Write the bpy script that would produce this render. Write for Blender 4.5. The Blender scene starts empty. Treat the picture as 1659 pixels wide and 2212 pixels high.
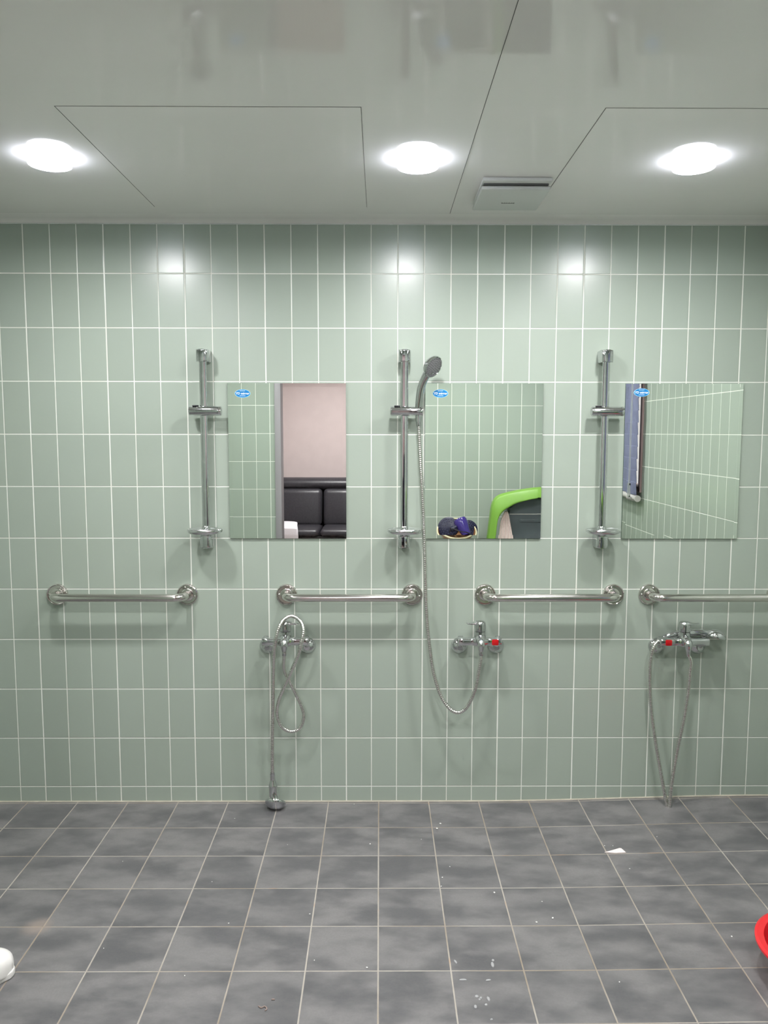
import bpy, bmesh, math, random
from mathutils import Vector, Matrix
random.seed(7)
S = bpy.context.scene
C = S.collection
PI = math.pi

# ------------------------------------------------------------------ camera
F = 1726.75
CAM = Vector((-0.01794, -3.07458, 1.4716))
PITCH, YAW, ROLL = -0.09912, -0.00548, -0.00119
RM = Matrix.Rotation(YAW, 3, 'Z') @ Matrix.Rotation(PITCH, 3, 'X') @ Matrix.Rotation(ROLL, 3, 'Y')
cd = bpy.data.cameras.new('camera')
cd.sensor_fit = 'HORIZONTAL'; cd.sensor_width = 36.0; cd.lens = 36.0 * F / 1659.0
cd.clip_start = 0.02
cam = bpy.data.objects.new('camera', cd); C.objects.link(cam)
ax, ay, az = RM @ Vector((1, 0, 0)), RM @ Vector((0, 0, 1)), RM @ Vector((0, -1, 0))
cam.matrix_world = Matrix(((ax.x, ay.x, az.x, CAM.x), (ax.y, ay.y, az.y, CAM.y), (ax.z, ay.z, az.z, CAM.z), (0, 0, 0, 1)))
S.camera = cam


def ray(x, y):
    return RM @ Vector(((x - 829.5) / F, 1.0, -(y - 1106.0) / F))


def at(x, y, h=0.0):
    """measured photo point -> the point at distance h in front of the tiled wall"""
    d = ray(x, y)
    return CAM + d * ((-h - CAM.y) / d.y)


def onz(x, y, z=0.0):
    d = ray(x, y)
    return CAM + d * ((z - CAM.z) / d.z)


def behind(x, y, dist):
    """a point seen in a wall mirror, standing dist in front of that wall"""
    d = ray(x, y)
    p = CAM + d * ((dist + 0.006 - CAM.y) / d.y)
    return Vector((p.x, -dist, p.z))


# ------------------------------------------------------------------ helpers
def tag(o, label=None, cat=None, group=None, kind=None):
    if label: o['label'] = label
    if cat: o['category'] = cat
    if group: o['group'] = group
    if kind: o['kind'] = kind
    return o


def thing(name, loc, label, cat, group=None):
    o = bpy.data.objects.new(name, None); C.objects.link(o)
    o.location = loc; o.empty_display_size = 0.05
    return tag(o, label, cat, group)


def origin(o):
    v = Vector((0, 0, 0))
    while o is not None:
        v += o.location; o = o.parent
    return v


def obj(name, bm, mat, parent=None, sharp=35, loc=None):
    """link a bmesh (built in world space) as one mesh object under its parent"""
    base = origin(parent) if parent else Vector((0, 0, 0))
    if loc is not None:
        base = base * 0 + Vector(loc)
    bmesh.ops.translate(bm, verts=bm.verts, vec=-base)
    bmesh.ops.recalc_face_normals(bm, faces=bm.faces)
    me = bpy.data.meshes.new(name)
    bm.to_mesh(me); bm.free()
    for m in (mat if isinstance(mat, (list, tuple)) else [mat]):
        me.materials.append(m)
    for p in me.polygons: p.use_smooth = True
    me.set_sharp_from_angle(angle=math.radians(sharp))
    o = bpy.data.objects.new(name, me); C.objects.link(o)
    if parent: o.parent = parent
    if loc is not None:
        o.location = Vector(loc) - (origin(parent) if parent else Vector((0, 0, 0)))
    return o


def struct(name, bm, mat, parent=None, **k):
    o = obj(name, bm, mat, parent, **k)
    if parent is None: o['kind'] = 'structure'
    return o


def copy_tree(o, parent=None):
    c = o.copy(); C.objects.link(c); c.parent = parent
    for ch in list(o.children): copy_tree(ch, c)
    return c


def NB(): return bmesh.new()


def box(bm, lo, hi, bev=0.0, seg=2, mi=0):
    r = bmesh.ops.create_cube(bm, size=1.0)
    vs = r['verts']
    lo, hi = Vector(lo), Vector(hi)
    for v in vs:
        v.co = Vector([(lo[i] + hi[i]) / 2 + v.co[i] * (hi[i] - lo[i]) for i in range(3)])
    fs = set(f for v in vs for f in v.link_faces)
    for f in fs: f.material_index = mi
    if bev > 0:
        es = list(set(e for v in vs for e in v.link_edges))
        g = bmesh.ops.bevel(bm, geom=es, offset=bev, segments=seg, profile=0.5, affect='EDGES')
        for f in g['faces']: f.material_index = mi
    return bm


def loft(bm, rings, closed=True, cap=True, mi=0):
    vr = [[bm.verts.new(p) for p in r] for r in rings]
    n = len(vr[0])
    for a, b in zip(vr[:-1], vr[1:]):
        for i in range(n if closed else n - 1):
            j = (i + 1) % n
            f = bm.faces.new((a[i], a[j], b[j], b[i])); f.material_index = mi
    if cap and closed:
        for r in (vr[0], vr[-1]):
            try:
                f = bm.faces.new(r); f.material_index = mi
            except ValueError: pass
    return vr


def basis(d):
    d = Vector(d).normalized()
    up = Vector((0, 0, 1)) if abs(d.z) < 0.9 else Vector((1, 0, 0))
    u = up.cross(d).normalized()
    return u, d.cross(u).normalized(), d


def lathe(bm, prof, o, d, n=40, sx=1.0, sy=1.0, frame=None, mi=0, cap=True):
    """prof: (radius, height along d)"""
    u, v, w = frame or basis(d)
    o = Vector(o)
    rings = []
    for r, h in prof:
        r = max(r, 1e-5)
        rings.append([o + w * h + u * (r * sx * math.cos(2 * PI * i / n)) + v * (r * sy * math.sin(2 * PI * i / n)) for i in range(n)])
    return loft(bm, rings, True, cap, mi)


def smooth_path(pts, step):
    """Catmull-Rom through pts, resampled evenly"""
    P = [Vector(p) for p in pts]
    P = [P[0] * 2 - P[1]] + P + [P[-1] * 2 - P[-2]]
    dense = []
    for i in range(1, len(P) - 2):
        a, b, c, d = P[i - 1], P[i], P[i + 1], P[i + 2]
        for k in range(24):
            t = k / 24
            dense.append(0.5 * ((2 * b) + (c - a) * t + (2 * a - 5 * b + 4 * c - d) * t * t + (3 * b - a - 3 * c + d) * t ** 3))
    dense.append(P[-2])
    L = [0]
    for a, b in zip(dense[:-1], dense[1:]): L.append(L[-1] + (b - a).length)
    n = max(2, int(round(L[-1] / step)))
    out = []; k = 0
    for i in range(n + 1):
        s = L[-1] * i / n
        while k < len(L) - 2 and L[k + 1] < s: k += 1
        t = (s - L[k]) / max(L[k + 1] - L[k], 1e-9)
        out.append(dense[k].lerp(dense[k + 1], min(max(t, 0), 1)))
    return out


def sweep(bm, path, rad, n=16, sx=1.0, sy=1.0, start=None, mi=0):
    """tube along a path; rad = number or f(index, count)"""
    m = len(path)
    T = [(path[min(i + 1, m - 1)] - path[max(i - 1, 0)]).normalized() for i in range(m)]
    u = Vector(start) if start else basis(T[0])[0]
    rings = []
    for i in range(m):
        u = (u - T[i] * u.dot(T[i])).normalized()
        v = T[i].cross(u)
        r = rad(i, m) if callable(rad) else rad
        rings.append([path[i] + u * (r * sx * math.cos(2 * PI * k / n)) + v * (r * sy * math.sin(2 * PI * k / n)) for k in range(n)])
    return loft(bm, rings, mi=mi)


def prism(bm, poly, o, ux, uy, un, d0, d1, bev=0.0, seg=3):
    """polygon in (ux,uy) extruded along un from d0 to d1"""
    o = Vector(o); ux, uy, un = Vector(ux), Vector(uy), Vector(un)
    vs = []
    rings = [[o + ux * x + uy * y + un * d for x, y in poly] for d in (d0, d1)]
    before = set(bm.edges)
    vr = loft(bm, rings)
    if bev > 0:
        es = []
        for r in vr:
            for i in range(len(r)):
                e = bm.edges.get((r[i], r[(i + 1) % len(r)]))
                if e: es.append(e)
        bmesh.ops.bevel(bm, geom=es, offset=bev, segments=seg, profile=0.5, affect='EDGES')
    return bm


def superellipse(a, b, p=2.5, n=48):
    o = []
    for i in range(n):
        t = 2 * PI * i / n
        c, s = math.cos(t), math.sin(t)
        o.append((a * math.copysign(abs(c) ** (2 / p), c), b * math.copysign(abs(s) ** (2 / p), s)))
    return o


# ------------------------------------------------------------------ materials
def srgb(*c):
    return tuple(((v / 255) / 12.92 if v / 255 <= 0.04045 else ((v / 255 + 0.055) / 1.055) ** 2.4) for v in c) + (1.0,)


class NT:
    def __init__(self, name):
        self.m = bpy.data.materials.new(name); self.m.use_nodes = True
        self.t = self.m.node_tree; self.b = self.t.nodes['Principled BSDF']

    def n(self, typ, **k):
        nd = self.t.nodes.new(typ)
        for a, v in k.items(): setattr(nd, a, v)
        return nd

    def link(self, a, b): self.t.links.new(a, b)

    def val(self, sock, v):
        if hasattr(v, 'links') or isinstance(v, bpy.types.NodeSocket): self.link(v, sock)
        else: sock.default_value = v

    def math(self, op, a, b=None, c=None):
        nd = self.n('ShaderNodeMath', operation=op)
        self.val(nd.inputs[0], a)
        if b is not None: self.val(nd.inputs[1], b)
        if c is not None: self.val(nd.inputs[2], c)
        return nd.outputs[0]

    def sstep(self, v, lo, hi, a=0.0, b=1.0):
        nd = self.n('ShaderNodeMapRange', interpolation_type='SMOOTHSTEP')
        self.val(nd.inputs[0], v)
        nd.inputs[1].default_value = lo; nd.inputs[2].default_value = hi
        nd.inputs[3].default_value = a; nd.inputs[4].default_value = b
        return nd.outputs[0]

    def mix(self, f, a, b):
        nd = self.n('ShaderNodeMix', data_type='RGBA')
        self.val(nd.inputs[0], f); self.val(nd.inputs[6], a); self.val(nd.inputs[7], b)
        return nd.outputs[2]

    def noise(self, vec, scale, detail=3, rough=0.5, dims='3D'):
        nd = self.n('ShaderNodeTexNoise', noise_dimensions=dims)
        if vec is not None: self.link(vec, nd.inputs['Vector'])
        nd.inputs['Scale'].default_value = scale; nd.inputs['Detail'].default_value = detail
        nd.inputs['Roughness'].default_value = rough
        return nd.outputs[0]

    def bump(self, h, strength, dist, normal=None):
        nd = self.n('ShaderNodeBump')
        nd.inputs['Strength'].default_value = strength; nd.inputs['Distance'].default_value = dist
        self.link(h, nd.inputs['Height'])
        if normal is not None: self.link(normal, nd.inputs['Normal'])
        return nd.outputs[0]

    def coords(self):
        tc = self.n('ShaderNodeTexCoord'); sp = self.n('ShaderNodeSeparateXYZ')
        self.link(tc.outputs['Object'], sp.inputs[0])
        return tc.outputs['Object'], sp.outputs


def mat(name, col, rough=0.5, metal=0.0, spec=0.5, coat=0.0, wear=0.0, scale=30.0, bump=0.0, emit=None, estr=0.0, trans=0.0, ior=1.45, sss=0.0):
    k = NT(name); b = k.b
    obc, xyz = k.coords()
    c = srgb(*col) if max(col) > 1.0 else tuple(col) + (1.0,)
    nz = k.noise(obc, scale, 4)
    if wear > 0:
        dk = tuple(v * (1 - wear) for v in c[:3]) + (1,)
        k.link(k.mix(k.sstep(nz, 0.35, 0.65), dk, c), b.inputs['Base Color'])
    else:
        b.inputs['Base Color'].default_value = c
    b.inputs['Roughness'].default_value = rough; b.inputs['Metallic'].default_value = metal
    b.inputs['Specular IOR Level'].default_value = spec
    b.inputs['Coat Weight'].default_value = coat; b.inputs['Coat Roughness'].default_value = 0.08
    b.inputs['Transmission Weight'].default_value = trans; b.inputs['IOR'].default_value = ior
    if sss: b.inputs['Subsurface Weight'].default_value = sss; b.inputs['Subsurface Radius'].default_value = (0.02, 0.01, 0.006)
    if bump > 0: k.link(k.bump(nz, bump, 0.004), b.inputs['Normal'])
    if emit:
        b.inputs['Emission Color'].default_value = srgb(*emit); b.inputs['Emission Strength'].default_value = estr
    return k.m


WALL_GREEN = (0.350, 0.408, 0.349)
ZT = 2.0639


def wall_tiles(name, axis, off, ox3):
    k = NT(name); b = k.b
    obc, xyz = k.coords()
    u, v = xyz[axis], xyz[2]
    uu = k.math('SUBTRACT', u, off); vv = k.math('SUBTRACT', v, ZT)
    du = k.math('PINGPONG', uu, 0.05); dv = k.math('PINGPONG', vv, 0.1)
    d3 = k.math('PINGPONG', k.math('SUBTRACT', u, ox3), 0.15)
    gu = k.sstep(du, 0.0012, 0.0021, 1, 0); gv = k.sstep(dv, 0.0012, 0.0021, 1, 0); g3 = k.sstep(d3, 0.0016, 0.0027, 1, 0)
    g = k.math('MAXIMUM', k.math('MAXIMUM', gu, gv), g3)
    # one slightly different glaze per tile
    cid = k.n('ShaderNodeCombineXYZ')
    k.link(k.math('FLOOR', k.math('DIVIDE', uu, 0.1)), cid.inputs[0]); k.link(k.math('FLOOR', k.math('DIVIDE', vv, 0.2)), cid.inputs[1])
    wn = k.n('ShaderNodeTexWhiteNoise', noise_dimensions='3D'); k.link(cid.outputs[0], wn.inputs[0])
    base = k.mix(wn.outputs[0], tuple(c * 0.965 for c in WALL_GREEN) + (1,), tuple(c * 1.03 for c in WALL_GREEN) + (1,))
    cloud = k.noise(obc, 3.0, 3)
    base = k.mix(k.sstep(cloud, 0.3, 0.7, 0, 0.12), base, (0.35, 0.40, 0.315, 1))
    dirt = k.noise(obc, 7.0, 3)
    grout = k.mix(k.sstep(dirt, 0.35, 0.75, 0.0, 0.35), (0.80, 0.82, 0.76, 1), (0.62, 0.60, 0.50, 1))
    k.link(k.mix(g, base, grout), b.inputs['Base Color'])
    k.link(k.mix(g, (0.27, 0.27, 0.27, 1), (0.8, 0.8, 0.8, 1)), b.inputs['Roughness'])
    b.inputs['Specular IOR Level'].default_value = 0.5
    bu = k.sstep(du, 0.0, 0.0032, 0, 1); bv = k.sstep(dv, 0.0, 0.0032, 0, 1); b3 = k.sstep(d3, 0.0, 0.0045, 0, 1)
    hgt = k.math('MINIMUM', k.math('MINIMUM', bu, bv), b3)
    wav = k.noise(obc, 14.0, 2)
    n1 = k.bump(wav, 0.05, 0.004)
    k.link(k.bump(hgt, 0.7, 0.0012, n1), b.inputs['Normal'])
    return k.m


M_WF = wall_tiles('green_wall_tile', 0, -1.35, -1.05)
M_WB = wall_tiles('green_wall_tile_back', 0, 0.3965, 0.0965)
M_WS = wall_tiles('green_wall_tile_side', 1, 0.0, 0.0)


def floor_tiles():
    k = NT('slate_floor_tile'); b = k.b
    obc, xyz = k.coords()
    u = k.math('SUBTRACT', xyz[0], -0.02143); v = k.math('ADD', xyz[1], 0.21454)
    du = k.math('PINGPONG', u, 0.10006); dv = k.math('PINGPONG', v, 0.10006)
    wig = k.noise(obc, 40.0, 2)
    wq = k.math('MULTIPLY', k.math('SUBTRACT', wig, 0.5), 0.0012)
    g = k.math('MAXIMUM', k.sstep(k.math('ADD', du, wq), 0.0014, 0.0026, 1, 0), k.sstep(k.math('ADD', dv, wq), 0.0012, 0.0023, 1, 0))
    cid = k.n('ShaderNodeCombineXYZ')
    k.link(k.math('FLOOR', k.math('DIVIDE', u, 0.20012)), cid.inputs[0]); k.link(k.math('FLOOR', k.math('DIVIDE', v, 0.20012)), cid.inputs[1])
    wn = k.n('ShaderNodeTexWhiteNoise', noise_dimensions='3D'); k.link(cid.outputs[0], wn.inputs[0])
    # cloudy print, shifted from tile to tile
    sh = k.n('ShaderNodeVectorMath', operation='MULTIPLY_ADD')
    k.link(wn.outputs['Color'], sh.inputs[0]); sh.inputs[1].default_value = (3, 3, 3); k.link(obc, sh.inputs[2])
    st = k.n('ShaderNodeMapping'); st.inputs['Rotation'].default_value = (0, 0, 0.5); st.inputs['Scale'].default_value = (1.0, 1.8, 1.0)
    k.link(sh.outputs[0], st.inputs['Vector'])
    cl = k.noise(st.outputs[0], 6.5, 5, 0.55)
    fine = k.noise(obc, 160.0, 3)
    base = k.mix(k.sstep(cl, 0.30, 0.68), (0.106, 0.106, 0.111, 1), (0.212, 0.206, 0.206, 1))
    base = k.mix(k.sstep(fine, 0.3, 0.7, 0, 0.25), base, (0.15, 0.147, 0.143, 1))
    base = k.mix(k.math('MULTIPLY', wn.outputs[0], 0.2), base, (0.115, 0.117, 0.12, 1))
    d2 = k.noise(obc, 2.6, 4)
    grout = k.mix(k.sstep(d2, 0.42, 0.62), (0.40, 0.37, 0.325, 1), (0.30, 0.255, 0.20, 1))
    d3 = k.noise(obc, 9.0, 3)
    grout = k.mix(k.sstep(d3, 0.62, 0.75, 0, 0.6), grout, (0.42, 0.25, 0.13, 1))
    col = k.mix(g, base, grout)
    # rusty stain at one joint
    sv = k.n('ShaderNodeVectorMath', operation='DISTANCE'); k.link(obc, sv.inputs[0]); sv.inputs[1].default_value = tuple(onz(80, 2003))
    stn = k.math('MULTIPLY', k.sstep(k.math('ADD', sv.outputs['Value'], k.math('MULTIPLY', d3, 0.05)), 0.03, 0.085, 1, 0), 0.45)
    col = k.mix(stn, col, (0.42, 0.33, 0.27, 1))
    k.link(col, b.inputs['Base Color'])
    k.link(k.mix(g, k.mix(k.sstep(cl, 0.3, 0.7), (0.34, 0.34, 0.34, 1), (0.46, 0.46, 0.46, 1)), (0.8, 0.8, 0.8, 1)), b.inputs['Roughness'])
    b.inputs['Specular IOR Level'].default_value = 0.4
    hgt = k.math('MINIMUM', k.sstep(du, 0.0, 0.004, 0, 1), k.sstep(dv, 0.0, 0.004, 0, 1))
    k.link(k.bump(hgt, 0.6, 0.0012, k.bump(fine, 0.12, 0.002)), b.inputs['Normal'])
    return k.m


def ceiling_panel():
    k = NT('glossy_ceiling_panel'); b = k.b
    obc, xyz = k.coords()
    b.inputs['Base Color'].default_value = (0.86, 0.83, 0.81, 1)
    b.inputs['Roughness'].default_value = 0.065
    b.inputs['Specular IOR Level'].default_value = 0.5
    st = k.n('ShaderNodeMapping'); st.inputs['Scale'].default_value = (1.0, 2.2, 1.0); k.link(obc, st.inputs['Vector'])
    k.link(k.bump(k.noise(st.outputs[0], 4.0, 2), 0.10, 0.004), b.inputs['Normal'])
    return k.m


M_FLOOR = floor_tiles()
M_CEIL = ceiling_panel()
M_CHROME = mat('chrome', (0.65, 0.66, 0.67), 0.05, 1.0)
M_STEEL = mat('polished_stainless_steel', (0.68, 0.66, 0.63), 0.13, 1.0, bump=0.03, scale=12)
M_HOSE = mat('ribbed_hose_metal', (0.74, 0.73, 0.70), 0.16, 1.0)
M_DISH = mat('satin_dish_chrome', (0.74, 0.75, 0.76), 0.17, 1.0)
M_DKCHROME = mat('dull_shower_chrome', (0.55, 0.55, 0.56), 0.16, 1.0)
M_SPRAY = mat('grey_spray_plate', (128, 128, 130), 0.35)
M_NOZZLE = mat('dark_rubber_nozzles', (62, 62, 64), 0.6)
M_BLACK = mat('black_plastic', (30, 30, 32), 0.4)
M_RED = mat('red_indicator', (196, 24, 30), 0.25)
M_REDPL = mat('red_basin_plastic', (222, 38, 46), 0.25, coat=0.3)
M_WHITEPL = mat('white_plastic', (238, 236, 232), 0.3, wear=0.03)
M_FAN = mat('white_fan_plastic', (205, 206, 203), 0.35)
M_GASKET = mat('dark_panel_joint', (84, 84, 82), 0.8)
M_MIRROR = mat('silvered_glass', (0.90, 0.945, 0.895), 0.0, 1.0)
M_GEDGE = mat('green_glass_edge', (70, 96, 84), 0.2)
M_SILI = mat('white_sealant', (212, 216, 212), 0.5, wear=0.05, scale=60)
M_GROUTB = mat('beige_floor_sealant', (186, 180, 164), 0.7, wear=0.15, scale=25)
M_BLUE = mat('blue_sticker', (16, 122, 190), 0.3)
M_LBLUE = mat('pale_sticker_rim', (165, 215, 240), 0.3)
M_WHITE = mat('white_print', (246, 250, 252), 0.4)
M_LAMP = mat('lamp_diffuser', (245, 247, 250), 0.4, emit=(255, 253, 254), estr=480.0)
M_LRING = mat('lamp_white_ring', (236, 238, 240), 0.4)
M_LEDGE = mat('lamp_halo_glow', (245, 247, 250), 0.4, emit=(236, 240, 255), estr=26.0)  # weak glow added round each lamp, imitating lens bloom
M_LAMP2 = mat('added_hall_light_glow', (245, 240, 235), 0.4, emit=(252, 246, 250), estr=560.0)  # emission of the lamp added for the hall
M_PINK = mat('pale_pink_wallpaper', (222, 208, 206), 0.7, wear=0.03, scale=8)
M_HFLOOR = mat('hall_wood_floor', (164, 148, 134), 0.4, wear=0.25, scale=6)
M_HCEIL = mat('hall_ceiling_paint', (232, 230, 228), 0.8)
M_JAMB = mat('grey_door_frame', (150, 146, 150), 0.4)
M_LEATHER = mat('black_leather', (58, 57, 62), 0.38, wear=0.2, scale=60, bump=0.15)
M_TOWEL = mat('white_quilted_cloth', (232, 230, 236), 0.9, scale=160, bump=0.35)
M_PINKCL = mat('pale_pink_towel', (236, 216, 212), 0.95, wear=0.08, scale=120, bump=0.4)
M_NAVY = mat('navy_blind_fabric', (120, 124, 152), 0.7, wear=0.12, scale=18)
M_MAUVE = mat('mauve_window_frame', (178, 152, 152), 0.45)
M_RAILGR = mat('pale_grey_blind_rail', (196, 192, 190), 0.4)
M_GLASS = mat('window_glass', (0.95, 0.97, 0.96), 0.02, trans=1.0)
M_CORD = mat('grey_cord', (176, 178, 174), 0.5)
M_CLEAR = mat('clear_cord_weight', (0.85, 0.87, 0.85), 0.1, trans=0.7)
M_LIME = mat('lime_plastic', (118, 164, 64), 0.4, wear=0.05, scale=9)
M_GREYPL = mat('dark_grey_plastic', (96, 103, 108), 0.35, wear=0.08, scale=9)
M_TAN = mat('tan_bowl', (140, 100, 62), 0.4)
M_CREAM = mat('cream_bowl_rim', (226, 216, 180), 0.4)
M_NAVYPL = mat('navy_plastic', (32, 32, 58), 0.35)
M_PURPLE = mat('purple_gloss_plastic', (60, 46, 122), 0.18, coat=0.4)
M_PAPER = mat('white_paper', (238, 226, 224), 0.8)
M_CRUMB = mat('white_crumb', (232, 230, 226), 0.6)
M_LINT = mat('brown_lint', (150, 134, 126), 0.9)
M_GLINTWATER = mat('water', (0.95, 0.96, 0.97), 0.12, trans=0.6, ior=1.33)  # whitish base colour stands in for lamp glints on the drops
M_TABLE = mat('white_table_laminate', (214, 212, 206), 0.45, wear=0.03)
M_COAT = mat('navy_coat_cloth', (26, 28, 42), 0.85, wear=0.15, scale=80, bump=0.3)
M_TROUSER = mat('black_trouser_cloth', (24, 24, 26), 0.85, wear=0.1, scale=80)
M_SKIN = mat('skin', (222, 176, 150), 0.5, sss=0.1)
M_HAIR = mat('black_hair', (18, 16, 16), 0.4, wear=0.2, scale=200)
M_LIPS = mat('lips', (170, 92, 86), 0.45)
M_EYE = mat('eye_white', (236, 234, 230), 0.2)
M_SHOE = mat('grey_slipper_rubber', (96, 96, 100), 0.6)
M_PHONE = mat('dark_phone_glass', (24, 25, 28), 0.1)

M_LEDGE.cycles.emission_sampling = 'NONE'
# ------------------------------------------------------------------ room shell
XL, XR, LB, ZC = -1.90, 1.62, 2.70, 2.2557
DX0, DX1, DZ = -0.765, 0.232, 2.05            # doorway in the back wall
WY0, WY1, WZ0, WZ1 = -1.922, -2.56, 1.10, 2.02  # window in the right wall


def floor_z(x, y):
    t = min(max((x - 0.35) / 1.2, 0), 1.3)
    return 0.023 * t * t * (3 - 2 * t) * math.exp(y / 1.6) if t < 1 else 0.023 * math.exp(y / 1.6)


bm = NB()
nx, ny = 64, 48
x0, x1, y0, y1 = XL - 0.05, XR + 0.05, 0.02, -LB - 0.13
grid = [[bm.verts.new((x0 + (x1 - x0) * i / nx, y0 + (y1 - y0) * j / ny, floor_z(x0 + (x1 - x0) * i / nx, min(y0 + (y1 - y0) * j / ny, 0)))) for i in range(nx + 1)] for j in range(ny + 1)]
for j in range(ny):
    for i in range(nx):
        bm.faces.new((grid[j][i], grid[j + 1][i], grid[j + 1][i + 1], grid[j][i + 1]))
struct('floor', bm, M_FLOOR)

bm = NB(); box(bm, (XL - 0.1, 0.0, -0.05), (XR + 0.1, 0.12, ZC + 0.1)); struct('wall_front', bm, M_WF)
bm = NB(); box(bm, (XL - 0.1, -LB - 0.12, -0.05), (XL, 0.0, ZC + 0.1)); struct('wall_left', bm, M_WS)
bm = NB()
for lo, hi in (((0.0, -0.05), (WY0, ZC + 0.1)), ((WY1, -0.05), (-LB - 0.12, ZC + 0.1)), ((WY0, -0.05), (WY1, WZ0)), ((WY0, WZ1), (WY1, ZC + 0.1))):
    box(bm, (XR, hi[0], lo[1]), (XR + 0.14, lo[0], hi[1]))
struct('wall_right', bm, M_WS)
bm = NB()
box(bm, (XL - 0.1, -LB - 0.12, -0.05), (DX0, -LB, ZC + 0.1)); box(bm, (DX1, -LB - 0.12, -0.05), (XR + 0.14, -LB, ZC + 0.1)); box(bm, (DX0, -LB - 0.12, DZ), (DX1, -LB, ZC + 0.1))
struct('wall_back', bm, M_WB)
bm = NB(); box(bm, (XL - 0.1, -LB - 0.12, ZC), (XR + 0.14, 0.1, ZC + 0.06)); struct('ceiling', bm, M_CEIL)

# cornice edge of the ceiling panels and sealant lines
bm = NB()
prism(bm, [(0, 0), (0, -0.010), (-0.004, -0.010), (-0.012, -0.006), (-0.05, -0.003), (-0.10, 0)], (0, 0, ZC), (0, 1, 0), (0, 0, 1), (1, 0, 0), XL, XR)
struct('trim_1', bm, M_CEIL)
bm = NB(); box(bm, (XL, -0.0045, ZC - 0.0135), (XR, 0.0, ZC - 0.0095), 0.001); struct('trim_2', bm, M_SILI)
bm = NB()
pth = [Vector((XL + (XR - XL) * i / 60, -0.001, floor_z(XL + (XR - XL) * i / 60, 0) + 0.0005)) for i in range(61)]
sweep(bm, pth, 0.0042, 8, start=(0, 1, 0)); struct('trim_3', bm, M_GROUTB)
# long seam between two ceiling sheets
bm = NB(); box(bm, (0.2335, -LB, ZC - 0.0008), (0.2347, -0.11, ZC)); struct('trim_4', bm, M_GASKET)

# flush access panels in the ceiling
for nm, xa, xb, lb in (('a', -0.805, -0.063, 'flush grey ceiling access panel between the left and middle downlights'), ('b', 0.5295, 1.57, 'flush grey ceiling access panel around the right downlight')):
    t = thing('access_panel', ((xa + xb) / 2, -0.62, ZC), lb, 'ceiling panel', 'flush ceiling access panels')
    bm = NB(); box(bm, (xa + 0.002, -1.05, ZC - 0.0005), (xb - 0.002, -0.19, ZC), 0.0002, 1); obj('panel_board', bm, M_CEIL, t)
    bm = NB()
    for lo, hi in (((xa, -1.052), (xa + 0.0011, -0.188)), ((xb - 0.0011, -1.052), (xb, -0.188))):
        box(bm, (lo[0], lo[1], ZC - 0.0007), (hi[0], hi[1], ZC))
    box(bm, (xa, -1.0522, ZC - 0.0006), (xb, -1.0519, ZC))
    obj('panel_joint', bm, M_GASKET, t)

# ------------------------------------------------------------------ lamps
t = thing('downlight', (-0.960, -0.70, ZC), 'round glowing ceiling downlight, leftmost of the three near the wall', 'ceiling light', 'round ceiling downlights')
o = Vector(t.location)
bm = NB(); lathe(bm, [(0.0600, 0), (0.0600, 0.023), (0.0590, 0.0255), (0.0570, 0.0265), (0.0552, 0.0255), (0.0545, 0.023), (0.0540, 0.0200), (0.0540, 0)], o, (0, 0, -1), 48, cap=False); obj('halo_ring', bm, M_LEDGE, t)  # glowing rim added to cast a bloom-like halo on the ceiling
bm = NB(); lathe(bm, [(0.0545, 0.0), (0.0545, 0.0205), (0.05, 0.0209), (0.0, 0.0212)], o, (0, 0, -1), 48); obj('diffuser', bm, M_LAMP, t)
for x, y, lb in ((0.091, -0.69, 'round glowing ceiling downlight in the middle, left of the fan'), (0.886, -0.69, 'round glowing ceiling downlight to the right of the fan'),
                 (-0.97, -1.95, 'round ceiling downlight behind the leftmost one, nearer the door'), (0.09, -1.95, 'round ceiling downlight behind the middle one, nearer the door'), (0.89, -1.95, 'round ceiling downlight in the window corner')):
    c = copy_tree(t); c.location = (x, y, ZC); c['label'] = lb

# extractor fan
fx0, fx1 = 0.300, 0.512
t = thing('extractor_fan', ((fx0 + fx1) / 2, -0.385, ZC), 'white square ceiling extractor fan with a small dark logo strip', 'ventilation fan')
bm = NB(); box(bm, (fx0, -0.525, ZC - 0.012), (fx1 + 0.004, -0.255, ZC), 0.004); obj('fan_frame', bm, M_FAN, t)
bm = NB(); box(bm, (fx0 + 0.006, -0.500, ZC - 0.017), (fx1 - 0.004, -0.262, ZC - 0.0115)); obj('intake_gap', bm, M_GASKET, t)
bm = NB(); box(bm, (fx0 - 0.001, -0.492, ZC - 0.028), (fx1 + 0.005, -0.252, ZC - 0.0165), 0.004, 3); cov = obj('cover_panel', bm, M_FAN, t)
bm = NB(); zz = ZC - 0.0286; xx = 0.385
for k in range(11):
    w = (0.0030, 0.0016, 0.0030, 0.0026, 0.0030, 0.0016, 0.0032, 0.0028, 0.0030, 0.0020, 0.0034)[k]
    box(bm, (xx, -0.341, zz), (xx + w, -0.3385, zz + 0.001)); box(bm, (xx, -0.347 + 0.002 * (k % 3), zz), (xx + 0.0012, -0.3385, zz + 0.001))
    if k % 2 == 0: box(bm, (xx, -0.3470, zz), (xx + w, -0.3455, zz + 0.001))
    xx += w + 0.0013
obj('logo_lettering', bm, M_GASKET, cov)

# ------------------------------------------------------------------ mirrors
MW, MH, MZ = 0.449, 0.594, 1.0635


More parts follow.
